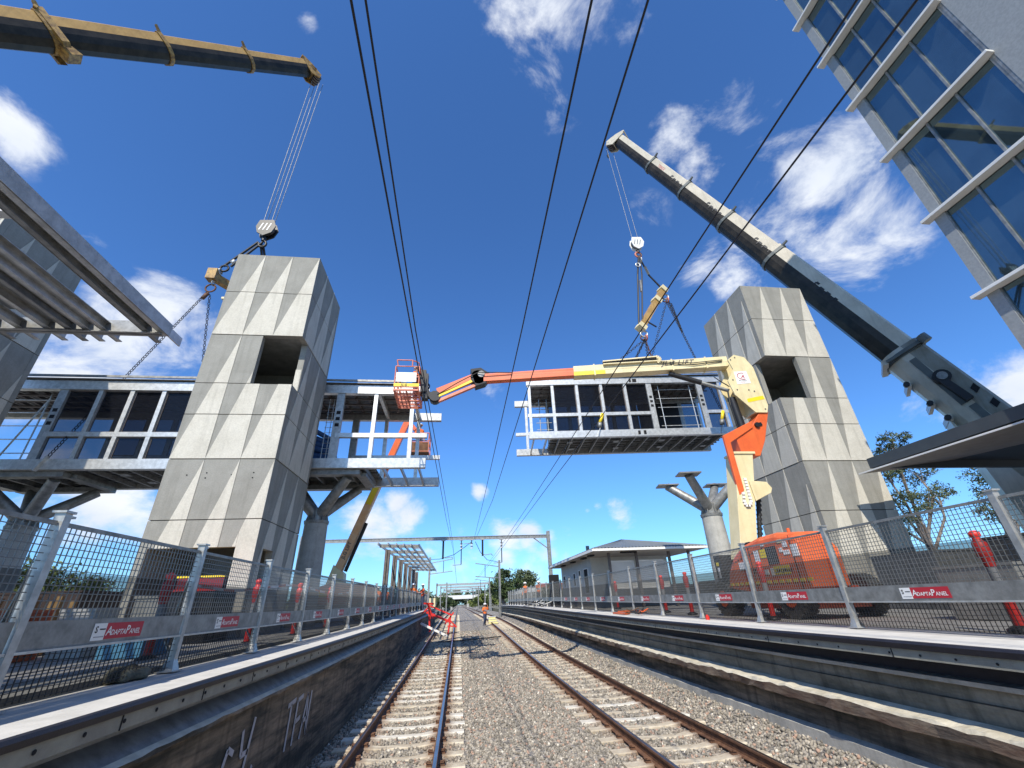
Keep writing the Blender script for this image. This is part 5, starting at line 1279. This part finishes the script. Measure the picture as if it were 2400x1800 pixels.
# ------------------------------------------------------------------ overhead line
def gantry(label, y, zb, xl, xr, drops, group=None, r=.16, full=True):
    t = thing('catenary_gantry', label, 'gantry', (xr, y, PT), group)
    mb = MB(); mb.bar((xl, y, zb), (xr+.1, y, zb), .14, .34, galv_d); mb.bar((xl, y, zb+.16), (xr+.1, y, zb+.16), .26, .03, galv); mb.bar((xl, y, zb-.16), (xr+.1, y, zb-.16), .26, .03, galv); mb.build('beam', t)
    for x in (xl, xr):
        mb = MB(); mb.box((x-.02, y-.16, PT-.6), (x+.02, y+.16, zb+.55), galv_d); mb.box((x-.18, y-.18, PT-.6), (x+.18, y-.14, zb+.55), galv_d); mb.box((x-.18, y+.14, PT-.6), (x+.18, y+.18, zb+.55), galv_d); mb.build('mast', t)
        s = 1 if x < 0 else -1
        mb = MB(); mb.bar((x, y, zb-1.4), (x+s*1.7, y, zb-.15), .10, .10, galv_d); mb.build('knee_brace', t)
    for x, l, kind in drops:
        mb = MB(); mb.box((x-.22, y-.15, zb-.24), (x+.22, y+.15, zb-.18), galv)
        if kind == 't':
            mb.tube((x, y, zb-.2), (x, y, zb-.2-l), .10, black_m, 8); mb.path([(x, y, zb-l), (x+.3, y, zb-l-.1), (x+.95, y, zb-l+.0), (x+1.1, y, zb-l-.2)], .035, galv_d, 6)
        else:
            mb.tube((x, y, zb-.2), (x, y, zb-.2-l), .05, black_m, 8)
            for k in range(4): mb.tube((x, y, zb-.55-.16*k), (x, y, zb-.62-.16*k), .14, white_p if k % 2 else steel_p, 10)
            mb.path([(x, y, zb-.2-l), (x-.9, y, zb-.2-l-.05)], .03, galv_d, 6)
        mb.build('registration_arm', t)
    return t
gantry('grey steel gantry spanning both tracks, its right mast beside the station building', 50, 6.5, -16.6, 10.0, [(-1.75, 1.9, 't'), (.22, 2.5, 'i'), (1.35, .35, 'i'), (2.55, 1.7, 't'), (4.65, 2.4, 'i')])
def wire(label, pts, r, grp='overhead wires above the tracks'):
    return tag(MB().path([V(p) for p in pts], r, wire_k, 6).build('overhead_wire'), label, 'wire', grp)
wire('overhead wire, leftmost of the six', [(-1.06, -8, 4.6), (-1.0, 8, 4.8), (-.9, 30, 5.1), (-.66, 50, 5.3), (-.5, 130, 4.9)], .014)
wire('overhead wire, second from the left', [(-1.0, -8, 5.4), (-1.05, 8, 5.45), (-.8, 30, 5.55), (-.7, 50, 5.9), (-.5, 130, 5.1)], .014)
wire('overhead wire, third from the left, above the ballast between the tracks', [(1.15, -8, 5.5), (1.35, 8, 5.6), (1.5, 28, 5.9), (1.6, 50, 6.3)], .014)
wire('overhead wire, fourth from the left, above the ballast between the tracks', [(1.85, -8, 5.7), (1.98, 10, 5.75), (2.1, 28, 5.95), (1.75, 50, 6.3)], .014)
wire('overhead wire, second from the right, crossing the cream crane boom', [(3.9, -8, 5.35), (4.0, 5, 5.4), (4.3, 28, 5.4), (4.3, 50, 5.2), (3.9, 130, 4.9)], .014)
wire('overhead wire, rightmost of the six', [(4.0, -8, 4.7), (4.1, 6, 4.78), (4.2, 20, 4.9), (4.25, 50, 4.8), (3.8, 130, 4.5)], .014)
wire('slack wire curving from the gantry to the left mast', [(1.35, 50, 6.1), (.6, 50.3, 5.6), (-.6, 51, 4.9), (-2.5, 60, 5.3), (-4.0, 66, 5.8)], .03)
wire('slack wire curving from the gantry to the single mast right of the tracks', [(1.75, 50, 6.1), (2.4, 52, 5.2), (3.4, 56, 4.7), (5.2, 62, 4.9)], .03)
def mast(label, x, y, zt_, z0=-2.2, arm=None, grp='far masts beside the line'):
    t = thing('overhead_line_mast', label, 'mast', (x, y, z0), grp)
    mb = MB(); mb.box((x-.13, y-.13, z0), (x+.13, y+.13, zt_), galv_d); mb.build('pole', t)
    if arm:
        mb = MB(); s = 1 if arm > 0 else -1; mb.tube((x, y, zt_-.8), (x+arm, y, zt_-.3), .05, galv_d, 6); mb.tube((x, y, zt_-2.2), (x+arm, y, zt_-1.9), .05, galv_d, 6); mb.tube((x+arm*.6, y, zt_-.5), (x+arm*.6, y, zt_-2.0), .04, black_m, 6); mb.build('bracket_arm', t)
    return t
mast('tall dark mast left of the tracks beyond the left platform end', -4.1, 66, 6.1, arm=3.2)
mast('pale mast right of the tracks beyond the right platform end', 5.4, 62, 5.1, arm=-3.2)
mast('short far mast left of the line with a drooping wire', -2.6, 105, 4.4, arm=1.5)
mast('far mast right of the line in front of the dome-shaped tree', 6.2, 95, 4.7, arm=-3)
mast('farther slim mast right of the line', 5.0, 120, 4.0, arm=-2.5)
mast('farthest slim mast right of the line', 4.6, 150, 3.6)
for i, y in enumerate((110, 135, 165, 205)):
    t = thing('far_gantry', ['nearest of the four small gantries far down the line', 'second of the four small gantries far down the line', 'third of the four small gantries far down the line', 'farthest of the four small gantries far down the line'][i], 'gantry', (4.5, y, -2), 'small gantries far down the line')
    mb = MB(); zb = 3.9+.2*i; mb.box((-5, y-.15, zb), (7.5, y+.15, zb+.45), galv); mb.build('beam', t)
    for x in (-5, 7.5): mb = MB(); mb.box((x-.15, y-.15, -2.2), (x+.15, y+.15, zb+.6), galv_d); mb.build('mast', t)
t = thing('overbridge', 'pale flat road bridge crossing the line in the far distance', 'bridge', (1, 250, -2))
mb = MB(); mb.box((-14, 250, 2.4), (16, 256, 4.2), panel_w); mb.build('deck', t)
for x in (-8, -3.5, 5, 10): mb = MB(); mb.box((x-.5, 251, -2.5), (x+.5, 255, 2.4), pier_m); mb.build('pier', t)

# ------------------------------------------------------------------ station building
t = thing('station_building', 'low pale station building with corrugated hip roof on the right platform', 'building', (10.6, 30, PT))
hz = 2.28; base = PT+.12
mb = MB(); mb.box((8.05, 27.6, base), (8.25, 36, hz), house_w); mb.box((8.25, 27.6, base), (13, 27.8, hz), house_w); mb.box((12.8, 27.8, base), (13, 36, hz), house_w); mb.box((8.25, 35.8, base), (12.8, 36, hz), house_w); mb.build('wall', t)
for y, w_, za, zb in ((28.3, 1.0, .3, 1.7), (30.1, .5, .9, 1.7), (31.5, .6, .8, 1.6), (33.2, .5, base, 1.5), (34.6, .6, .8, 1.6)):
    mb = MB(); mb.box((8.03, y, za), (8.048, y+w_, zb), dark_in); w2 = mb.build('window', t)
    mb = MB(); 
    for p, q in (((8.02, y, za), (8.02, y+w_, za)), ((8.02, y, zb), (8.02, y+w_, zb)), ((8.02, y, za), (8.02, y, zb)), ((8.02, y+w_, za), (8.02, y+w_, zb))): mb.bar(p, q, .05, .06, white_p, up=(1, 0, 0))
    mb.build('frame', w2)
eav = [(7.2, 23.9), (13.8, 23.9), (13.8, 36.8), (7.2, 36.8)]; rid = [(10.5, 28.3, 3.35), (10.5, 32.6, 3.35)]
def slope(mb, a, b, c, d, n):   # corrugated quad between eave a-b and ridge d-c
    a, b, c, d = map(V, (a, b, c, d)); nn = (b-a).cross(d-a).normalized()
    if nn.z < 0: nn = -nn
    for k in range(n):
        t0, t1 = k/n, (k+1)/n; tm = (t0+t1)/2
        e0, e1, em = a.lerp(b, t0), a.lerp(b, t1), a.lerp(b, tm)+nn*.055; r0, r1, rm = d.lerp(c, t0), d.lerp(c, t1), d.lerp(c, tm)+nn*.02
        mb.add([e0, em, e1, r0, rm, r1], [(0, 1, 4, 3), (1, 2, 5, 4)], roof_m)
E_ = [V((x, y, hz+.12)) for x, y in eav]; r0, r1 = map(V, rid)
mb = MB(); slope(mb, E_[0], E_[1], r0, r0, 34); slope(mb, E_[1], E_[2], r1, r0, 60); slope(mb, E_[2], E_[3], r1, r1, 34); slope(mb, E_[3], E_[0], r0, r1, 60); mb.build('roof', t)
mb = MB()
for i in range(4): a, b = E_[i], E_[(i+1) % 4]; mb.bar(a-Z*.06, b-Z*.06, .10, .12, white_p)
mb.build('gutter', t)
mb = MB(); mb.box((7.3, 24.0, hz-.02), (13.7, 36.7, hz+.0), soffit); mb.build('eaves_lining', t)
for x, y in ((8.35, 24.9), (10.0, 25.0), (11.9, 24.9), (13.1, 24.9)): mb = MB(); mb.bar((x, y, base), (x, y, hz-.02), .13, .13, steel_p); mb.build('post', t)
for a, b in ((8.45, 9.9), (10.1, 11.8)):
    mb = MB(); mb.box((a, 25.3, .45), (b, 25.34, 1.85), panel_w); p_ = mb.build('notice_panel', t)
    mb = MB(); mb.box((a, 25.285, 1.81), (b, 25.298, 1.87), white_p); mb.box((a, 25.285, .42), (b, 25.298, .48), white_p); mb.box((a-.03, 25.285, .42), (a+.03, 25.298, 1.87), white_p); mb.box((b-.03, 25.285, .42), (b+.03, 25.298, 1.87), white_p); mb.build('frame', p_)
mb = MB()
for y in (25.6, 27.2, 30, 33): mb.box((7.5, y, hz-.10), (7.75, y+.7, hz-.03), dark_in)
mb.box((8.9, 24.3, hz-.10), (9.8, 24.5, hz-.03), dark_in); each(mb, 'strip_light', t)
mb = MB(); mb.tube((8.8, 30.5, 2.6), (8.8, 30.5, 3.25), .12, galv_d, 10); mb.build('vent_pipe', t)
mb = MB(); mb.box((7.55, 38.2, base), (8.3, 38.9, 1.9), dark_in); tag(mb.build('dark_cabinet', bevel=.03), 'dark upright cabinet at the foot of the gantry mast', 'cabinet')

# ------------------------------------------------------------------ trees
def tree(name, label, cat, base, trunk_h, crowns, nleaf, leaf, cols, seed, limbs=True, group=None, tr=.12):
    r = np.random.default_rng(seed); t = thing(name, label, cat, base, group); b = V(base)
    mb = MB(); top = b+V((r.normal(0, .1)*trunk_h, 0, trunk_h)); mid = b.lerp(top, .5)+V((r.normal(0, .06)*trunk_h, 0, 0))
    mb.tube(b, mid, tr, bark, 10, r2=tr*.8); mb.tube(mid, top, tr*.8, bark, 10, r2=tr*.6)
    for (cx, cy, cz, rx, rz_) in crowns:
        c = V((cx, cy, cz)); s0 = mid.lerp(top, r.uniform(.2, 1)); m1 = s0.lerp(c, .55)+V(r.normal(0, .12, 3))*(c-s0).length*.6
        mb.tube(s0, m1, tr*.5, bark, 7, r2=tr*.34); mb.tube(m1, c, tr*.34, bark, 7, r2=tr*.18)
        if limbs:
            for k in range(5):
                e = c+V((r.normal(0, .6)*rx, r.normal(0, .5)*rx, r.normal(.2, .5)*rz_)); mb.tube(m1.lerp(c, r.uniform(.3, 1)), e, tr*.16, bark, 5, r2=tr*.05)
    mb.build('trunk', t)
    vs = []; cs = []; n = 0; wts = np.array([c[3]**2*c[4] for c in crowns]); wts = wts/wts.sum()
    cl = []
    for ci in r.choice(len(crowns), max(6, nleaf//45), p=wts):
        cx, cy, cz, rx, rz_ = crowns[ci]; q = r.normal(size=3); q /= np.linalg.norm(q); q *= r.uniform(.35, 1)**.5; cl.append((cx+q[0]*rx, cy+q[1]*rx, cz+q[2]*rz_, r.uniform(.18, .36)*min(rx, rz_), r.uniform(0, 1)))
    cl = np.array(cl); ci = r.integers(0, len(cl), nleaf); P = cl[ci, :3]+r.normal(size=(nleaf, 3))*cl[ci, 3:4]*np.array([1, 1, .6])
    a = r.normal(size=(nleaf, 3)); a /= np.linalg.norm(a, axis=1)[:, None]; bb = np.cross(a, r.normal(size=(nleaf, 3))); bb /= np.linalg.norm(bb, axis=1)[:, None]
    L = leaf*r.uniform(.6, 1.4, (nleaf, 1)); vs = np.stack([P-a*L, P+bb*L*.38, P+a*L, P-bb*L*.38], 1).reshape(-1, 3)
    me = bpy.data.meshes.new('crown'); me.from_pydata(vs.tolist(), [], (np.arange(nleaf*4).reshape(-1, 4)).tolist())
    k = np.clip(cl[ci, 4]+r.normal(0, .18, nleaf), 0, 1)[:, None]; col = np.array(cols[0])*(1-k)+np.array(cols[1])*k
    ca = me.color_attributes.new('tone', 'FLOAT_COLOR', 'POINT'); ca.data.foreach_set('color', np.concatenate([np.repeat(col, 4, 0), np.ones((nleaf*4, 1))], 1).reshape(-1).astype(np.float32))
    me.materials.append(leaf_m); o = bpy.data.objects.new('crown', me); C.objects.link(o); adopt(o, t); return t
G1 = ((.035, .055, .025), (.13, .16, .065)); G2 = ((.02, .04, .012), (.09, .13, .035)); G3 = ((.07, .10, .02), (.20, .24, .06))
tree('gum_tree', 'open branching gum tree behind the right tower, sky showing through', 'tree', (31.2, 27, -1.2), 4.2,
     [(29.6, 26.5, 5.5, 1.0, .9), (30.3, 27, 7.6, 1.1, .9), (31.7, 27, 8.6, 1.2, .8), (33.1, 27.2, 7.4, 1.1, .9), (32.3, 26.5, 5.2, 1.1, .8), (29.2, 27, 3.6, 1.1, .8), (34.0, 27, 5.8, .8, .8), (31.0, 26, 9.4, 1.1, .5), (30.6, 26.6, 4.4, .9, .7)], 9500, .09, G1, 11, tr=.22)
tree('gum_tree', 'smaller gum tree with a rounder crown beside the open one, partly behind the right fence', 'tree', (33.6, 24, -1.2), 3.8,
     [(35.6, 24, 6.9, 1.5, 1.1), (36.9, 24, 5.7, 1.4, 1.0), (34.6, 24, 5.6, 1.1, .9), (33.8, 24, 4.0, 1.0, .8), (36, 24, 7.9, 1.1, .6), (38.2, 24, 6.3, 1.0, .8)], 10500, .09, G1, 12, tr=.18)
tree('dark_bush', 'large dark evergreen bush behind the right fence near the edge of the view', 'bush', (37, 20, -.8), 1.2, [(36.3, 20, 1.8, 2.2, 1.5), (39, 20, 2.3, 2.6, 1.9), (42, 20, 2.2, 2.8, 1.8), (34.6, 21, .9, 1.5, 1.1)], 9000, .15, G2, 13, limbs=False)
tree('green_bush', 'rounded olive green bush behind the left fence at the left edge', 'bush', (-23.6, 30, -1), 1.5, [(-25, 30, 2.0, 1.9, 1.2), (-22.8, 30, 1.6, 1.9, 1.1), (-21.0, 30, 1.1, 1.4, .9), (-27.5, 30, 1.8, 2, 1.2)], 7000, .13, G3, 14, limbs=False)
tree('round_tree', 'big dome-shaped dark tree beyond the right platform end', 'tree', (10.6, 108, -1.5), 4, [(10.6, 108, 4.6, 2.2, 1.9), (9.0, 107, 3.0, 1.8, 1.7), (12.6, 108, 3.2, 1.8, 1.8), (11.0, 107, 2, 2.4, 1.5), (10.3, 108, 5.9, 1.4, 1.1)], 6000, .28, G2, 15, tr=.4)
tree('slender_tree', 'small feathery tree on the skyline above the far right fence', 'tree', (16.9, 118, -1), 4.5, [(16.4, 118, 5.6, 1.7, 2.0), (18.0, 118, 5.1, 1.6, 1.6), (17.0, 118, 3.6, 1.8, 1.5)], 4500, .26, G1, 16, tr=.25)
lst = [('leafy tree behind the posts of the small left canopy', (-11.5, 88, -1.5), 3.2, 4.2), ('rounded tree just right of the small left canopy', (-7.3, 92, -1.5), 2.6, 3.6), ('low dark tree left of the small left canopy', (-17.5, 84, -1.5), 2.8, 2.6),
       ('low tree on the skyline left of the far gantries', (-5.2, 150, -1.5), 3.4, 3.2), ('distant tree on the skyline above the far gantries', (-3.5, 260, -1), 5, 7), ('bushy tree between the dome-shaped tree and the track', (7.6, 140, -1.5), 3.2, 3.2),
       ('low brownish tree right of the dome-shaped tree', (14.6, 104, -1), 2.4, 2.4), ('dark tree beside the gantry mast left of the station building', (13.0, 62, -.8), 2.0, 2.4)]
for i, (lb_, b_, r_, h_) in enumerate(lst):
    x, y, z = b_; tree('lineside_tree', lb_, 'tree', b_, h_*.45, [(x, y, z+h_*.75, r_, h_*.42), (x+r_*.7, y, z+h_*.5, r_*.7, h_*.35), (x-r_*.7, y, z+h_*.5, r_*.7, h_*.35)], 3200, .26*y/110, (G2, G1, G3)[i % 3] if i != 2 else G2, 30+i, limbs=False, group='trees along the far line')
# far wooded skyline as one mass
def woods():
    r = np.random.default_rng(5); P = []
    for k in range(900):
        a = r.uniform(-1.25, 1.25); d_ = r.uniform(330, 420); x, y = d_*math.sin(a), d_*math.cos(a)
        if abs(x) < 7: continue
        hgt = r.uniform(4, 11)+3*math.sin(a*9); 
        for q in range(22): u = r.normal(size=3); u /= np.linalg.norm(u); P.append((x+u[0]*7, y+u[1]*4, hgt*.35+abs(u[2])*hgt*.6-2))
    P = np.array(P); n = len(P); a = r.normal(size=(n, 3)); a /= np.linalg.norm(a, axis=1)[:, None]; b = np.cross(a, r.normal(size=(n, 3))); b /= np.linalg.norm(b, axis=1)[:, None]
    vs = np.stack([P-a*2.2, P+b*1.5, P+a*2.2, P-b*1.5], 1).reshape(-1, 3); me = bpy.data.meshes.new('woodland'); me.from_pydata(vs.tolist(), [], np.arange(n*4).reshape(-1, 4).tolist())
    k = r.uniform(0, 1, (n, 1)); col = np.array((.035, .055, .03))*(1-k)+np.array((.10, .13, .07))*k
    ca = me.color_attributes.new('tone', 'FLOAT_COLOR', 'POINT'); ca.data.foreach_set('color', np.concatenate([np.repeat(col, 4, 0), np.ones((n*4, 1))], 1).reshape(-1).astype(np.float32))
    me.materials.append(leaf_m); o = bpy.data.objects.new('woodland', me); C.objects.link(o); tag(o, 'distant wooded skyline all along the horizon', 'woodland'); struct(o, 'stuff')
woods()

# ------------------------------------------------------------------ small things on and behind the platforms
def bollard(z=PT):
    t = thing('bollard', '', 'bollard', (0, 0, 0), 'temporary red and white bollards behind the fences')
    def lathe(name, pr, m):
        pr = [(r_*.72, h_*.92) for r_, h_ in pr]
        mb = MB(); mb.loft([[V((r*math.cos(a), r*math.sin(a), h)) for a in np.linspace(0, 2*math.pi, 17)[:-1]] for r, h in pr], m, smooth=True); o = mb.build(name); o.parent = t
    lathe('base', [(.22, 0), (.22, .04), (.10, .09)], black_m)
    lathe('post', [(.085, .05), (.08, .5), (.078, .52)], red_p); lathe('reflective_band', [(.082, .52), (.078, .88)], grey_band)
    lathe('top', [(.085, .88), (.11, 1.02), (.12, 1.04), (.12, 1.22), (.07, 1.27), (.07, 1.31), (.095, 1.33), (.095, 1.38), (.04, 1.41)], red_p)
    return t
bp = bollard(); used = False
for x, y, lb_ in ((-4.97, 8.7, 'red topped bollard behind the second left fence panel, nearest the camera'), (-4.5, 11.2, 'red bollard behind the left fence in front of the tower doorway'), (-4.35, 13.6, 'red bollard behind the left fence beside the tower corner'), (-4.5, 17.3, 'red bollard behind the left fence in front of the pier'),
                  (7.5, 5.75, 'red and white bollard behind the right fence at the right edge'), (7.55, 10.9, 'red bollard in front of the near wheel of the boom lift'),
                  (7.7, 15.2, 'red bollard behind the right fence left of the boom lift'), (7.9, 17.6, 'second red bollard left of the boom lift'), (8.2, 24.0, 'red bollard in front of the notice panels')):
    place(bp, used, (x, y, PT+pz(y)), 0, lb_); used = True
mb = MB(); r = np.random.default_rng(9); pts = []
for k in range(24): tt = k/23; pts.append((-5.6+1.3*tt, 10.5+9.0*tt, .60-.10*math.sin(tt*math.pi*3)))
for i in range(23): mb.bar(pts[i], pts[i+1], .006, .04+.03*abs(math.sin(i*1.3)), orange_d if i % 2 else white_p)
tag(mb.build('barrier_tape'), 'orange and white barrier tape strung behind the left fence past the tower', 'tape')
mb = MB(); bm_ = bmesh.new(); bmesh.ops.create_icosphere(bm_, subdivisions=3, radius=1)
vs = [V((v.co.x*.17, v.co.y*.30, max(v.co.z, -.45)*.10))*(1+.12*math.sin(v.co.x*7+v.co.y*5)) for v in bm_.verts]; fs = [[v.index for v in f.verts] for f in bm_.faces]; bm_.free()
mb.add([v+V((-3.74, 6.25, PT+.045)) for v in vs], fs, rock_m, True); tag(mb.build('sandbag'), 'dirty grey sandbag at the foot of the left fence post', 'sandbag')
# platform kerb strip along the left fence
mb = MB(); mb.box((-4.6, -2, PT-.01), (-3.78, 40, PT+.06), pier_m); 
tag(mb.build('raised_kerb'), 'long low concrete kerb behind the left fence', 'kerb')
# stacked site material behind the left fence
def pallet(x, y, lb_, n, mm):
    t = thing('material_stack', lb_, 'stack', (x, y, PT)); mb = MB()
    for k in range(n): mb.bar((x-.9, y+.16*(k % 6), PT+.1+.14*(k//6)), (x+.9, y+.16*(k % 6)+.05, PT+.1+.14*(k//6)), .12, .12, mm)
    mb.build('beam', t); mb = MB()
    for dx in (-.6, .1, .6): mb.bar((x+dx, y-.15, PT), (x+dx+.05, y-.15, PT+1.1), .12, .10, timber)
    mb.build('upright', t)
pallet(-9.2, 11.5, 'stack of dark beams held by tan timber uprights, left of the tower doorway', 24, rust)
pallet(-12.4, 12.0, 'stack of brown beams with timber uprights near the left edge', 24, steel_p)
pallet(-10.9, 14.2, 'stack of brown beams with timber uprights beyond the others, left of the tower', 30, rust)
def crate(lb_, lo, hi, m, name='site_box', cat='box', lid=None):
    t = thing(name, lb_, cat, ((lo[0]+hi[0])/2, (lo[1]+hi[1])/2, lo[2])); mb = MB(); mb.box(lo, hi, m)
    for k in range(4): y = lo[1]+(hi[1]-lo[1])*(k+.5)/4; mb.box((hi[0]+.001, y-.03, lo[2]+.05), (hi[0]+.02, y+.03, hi[2]-.05), m)
    mb.build('body', t, bevel=.02); mb = MB(); mb.box((lo[0]-.02, lo[1]-.02, hi[2]), (hi[0]+.02, hi[1]+.02, hi[2]+.05), lid or m); mb.build('lid', t)
crate('dark red machine with yellow trim inside the left tower doorway', (-8.3, 14.9, PT), (-7.0, 16.6, 1.0), mat('dark_red', (.20, .01, .015), .5), 'site_machine', 'machine', yellow)
crate('black power pack standing before the left tower doorway', (-7.4, 12.9, PT), (-6.2, 14.1, .55), black_m, 'power_pack', 'machine', red_p)
crate('grey concrete block behind the second left fence panel', (-6.6, 10.6, PT), (-6.1, 11.3, .35), pier_m)
crate('light blue crate on the ground behind the left fence', (-6.2, 9.4, PT), (-5.5, 10.2, -.2), mat('light_blue', (.12, .35, .55), .6), 'crate', 'crate')
crate('white bag of sand behind the left fence, left of the blue crate', (-7.6, 10.2, PT), (-7.0, 10.9, .15), panel_w, 'bulk_bag', 'bag')
crate('grey site box behind the right fence, right of the boom lift', (9.6, 7.0, PT), (11.6, 8.4, .25), pier_m)
crate('dark hoarding pile at the far right behind the fence', (12.5, 5.5, PT), (17, 9.5, .9), mat('hoarding', (.07, .07, .068), .9, c2=(.11, .11, .10), scale=2), 'material_stack', 'stack')
crate('grey machine behind the right fence in front of the right tower', (13.0, 11.2, PT), (15.5, 13.2, .8), galv_d, 'site_machine', 'machine')
# debris on the right platform edge
r = np.random.default_rng(21)
mb = MB()
for k in range(26):
    a = V((6.35+r.normal(0, .08), 16.6+r.normal(0, .5), PT+.06+r.uniform(0, .12))); e = a+V((r.normal(0, .2), r.normal(0, .3), r.uniform(0, .1))); mb.tube(a, e, .018, [rust, black_m, orange][k % 3], 5)
mb.box((6.1, 17.2, PT+.05), (6.3, 18.6, PT+.10), orange); tag(mb.build('tool_heap'), 'heap of chains and orange tools on the right platform edge', 'tools')
mb = MB()
for k in range(40):
    a = V((6.1+r.normal(0, .15), 37+r.normal(0, 1.6), PT+pz(37)+.05+r.uniform(0, .2))); e = a+V((r.normal(0, .4), r.normal(0, .8), r.uniform(-.05, .3))); mb.tube(a, e, .03, [galv_d, black_m, panel_w][k % 3], 5)
tag(mb.build('cable_heap'), 'tangled grey heap on the far right platform edge', 'cable heap')
mb = MB(); mb.tube((6.6, 12.25, PT), (6.6, 12.25, PT+.09), .05, red_p, 10); mb.tube((6.6, 12.25, PT+.09), (6.6, 12.25, PT+.12), .03, red_p, 10); tag(mb.build('paint_tin'), 'small red tin beside a right fence post foot', 'tin')
# red trestle and white ladder at the end of the left platform
t = thing('red_trestle', 'bright red lattice trestle beside the left platform edge', 'trestle', (-1.6, 37.6, -1.9))
mb = MB()
def rb_(a, b, w=.10): mb.bar(a, b, w, w, red_p)
for y in (37.2, 38.2):
    rb_((-2.25, y, .0), (-2.1, y, -1.75)); rb_((-.55, y, -.75), (-.75, y, -1.95)); rb_((-2.4, y, -.45), (-.55, y, -1.2), .13); rb_((-2.25, y, .0), (-.5, y, -.72), .08)
    rb_((-2.35, y, .12), (-1.9, y, -.9)); rb_((-.35, y, -.55), (-1.0, y, -1.3)); rb_((-.7, y, -1.0), (-.1, y, -1.55), .07); rb_((-.8, y, -1.45), (-.1, y, -1.5), .05)
for p in ((-2.25, 0), (-2.4, -.45), (-.55, -.75), (-2.1, -1.5), (-.75, -1.9)): rb_((p[0], 37.2, p[1]), (p[0], 38.2, p[1]), .09)
rb_((-2.6, 37.0, .15), (-1.9, 37.4, .1), .12); rb_((-2.7, 37.1, -.5), (-2.2, 37.2, -.1), .1); mb.build('frame', t)
t = thing('ramp_ladder', 'white slotted ladder lying from the left platform wall down to the rail', 'ladder', (-1.6, 36.6, -2.1))
mb = MB(); a, b = V((-2.75, 36.2, -1.15)), V((-.55, 36.2, -2.15))
for dy in (0, .75): mb.bar(a+V((0, dy, 0)), b+V((0, dy, 0)), .09, .10, white_p)
mb.build('rail', t)
mb = MB()
for k in range(8): p = a.lerp(b, (k+.5)/8); mb.bar(p, p+V((0, .75, 0)), .12, .05, white_p)
mb.build('rung', t)
mb = MB()
for k in range(3): z = gy(47)+.02+.2*k; mb.box((2.95, 47, z), (3.85-.12*k, 47.9, z+.17), mat('pale_yellow', (.75, .68, .30), .6)); mb.box((2.92, 46.97, z+.17), (3.88-.12*k, 47.93, z+.2), panel_w)
tag(mb.build('step_stack'), 'stack of pale yellow step blocks beside the worker on the track', 'steps')
mb = MB(); mb.path([(-1.2, 31.5, gy(31)+.05), (0, 31.8, gy(31)+.06), (1.2, 32.0, gy(31)+.08), (2.9, 33.0, gy(33)+.05)], .03, black_m, 6); tag(mb.build('cable'), 'black cable lying across the ballast between the tracks', 'cable')
# lamp posts and hut far left
mb = MB(); mb.tube((-6.4, 70, -1), (-6.4, 70, 5.6), .08, panel_w, 8); tag(mb.build('lamp_pole'), 'thin white pole behind the small left canopy', 'pole')
t = thing('signal_hut', 'small orange-brown and cream hut at the foot of the tall left mast', 'hut', (-4.6, 68, -1.5)); mb = MB(); mb.box((-5.2, 67, -1.7), (-4.3, 68, 1.6), rust); mb.build('brown_cabin', t); mb = MB(); mb.box((-4.25, 67.3, -1.7), (-3.2, 68.2, .9), cream); mb.build('cream_cabin', t)
mb = MB(); mb.prism([(8.5, 70.5, -1), (14, 70.5, -1), (14, 70.5, 1.6), (10, 70.5, 1.9), (8.5, 70.5, 1.2)], (0, 3, 0), house_w); tag(mb.build('pale_wall'), 'pale sloping wall beyond the far end of the right platform', 'wall')
t = thing('red_roof_house', 'house with a red roof behind the far right fence', 'house', (24, 118, -1)); mb = MB(); mb.box((19, 118, -1), (29, 126, 2.2), panel_w); mb.build('wall', t)
mb = MB(); mb.prism([(18.5, 117.5, 2.2), (29.5, 117.5, 2.2), (27, 117.5, 3.9), (21, 117.5, 3.9)], (0, 9, 0), mat('red_tiles', (.42, .12, .09), .8)); mb.build('roof', t)

for lb_, x, y0_, y1_, h_ in (('long dark hoarding standing behind the left platform clutter', -21.5, 4, 58, 1.25), ('long dark hoarding standing behind the right tower', 23, 4, 60, 1.0)):
    t = thing('site_hoarding', lb_, 'hoarding', (x, y0_, PT)); yy = y0_
    while yy < y1_:
        mb = MB(); mb.box((x, yy+.02, PT), (x+.06, yy+2.98, h_+.1*math.sin(yy)), mat('hoarding', (.07, .07, .068), .9)); mb.build('panel', t); yy += 3

crate('orange excavator bucket among the beams behind the left fence', (-8.6, 9.6, PT), (-7.8, 10.3, .15), orange, 'bucket', 'bucket')
crate('small orange compressor far left behind the left fence', (-11.5, 9.2, PT), (-10.4, 10.0, .1), orange, 'compressor', 'machine', cream)
crate('dark skip bin behind the left fence, between the bush and the tower', (-15.5, 15.5, PT), (-11.2, 18.5, .75), mat('skip_brown', (.09, .06, .05), .8), 'skip_bin', 'bin')
crate('cream and black control cabinet beside the left pier', (-8.0, 19.2, PT), (-7.3, 20.0, .7), cream, 'cabinet', 'cabinet', black_m)
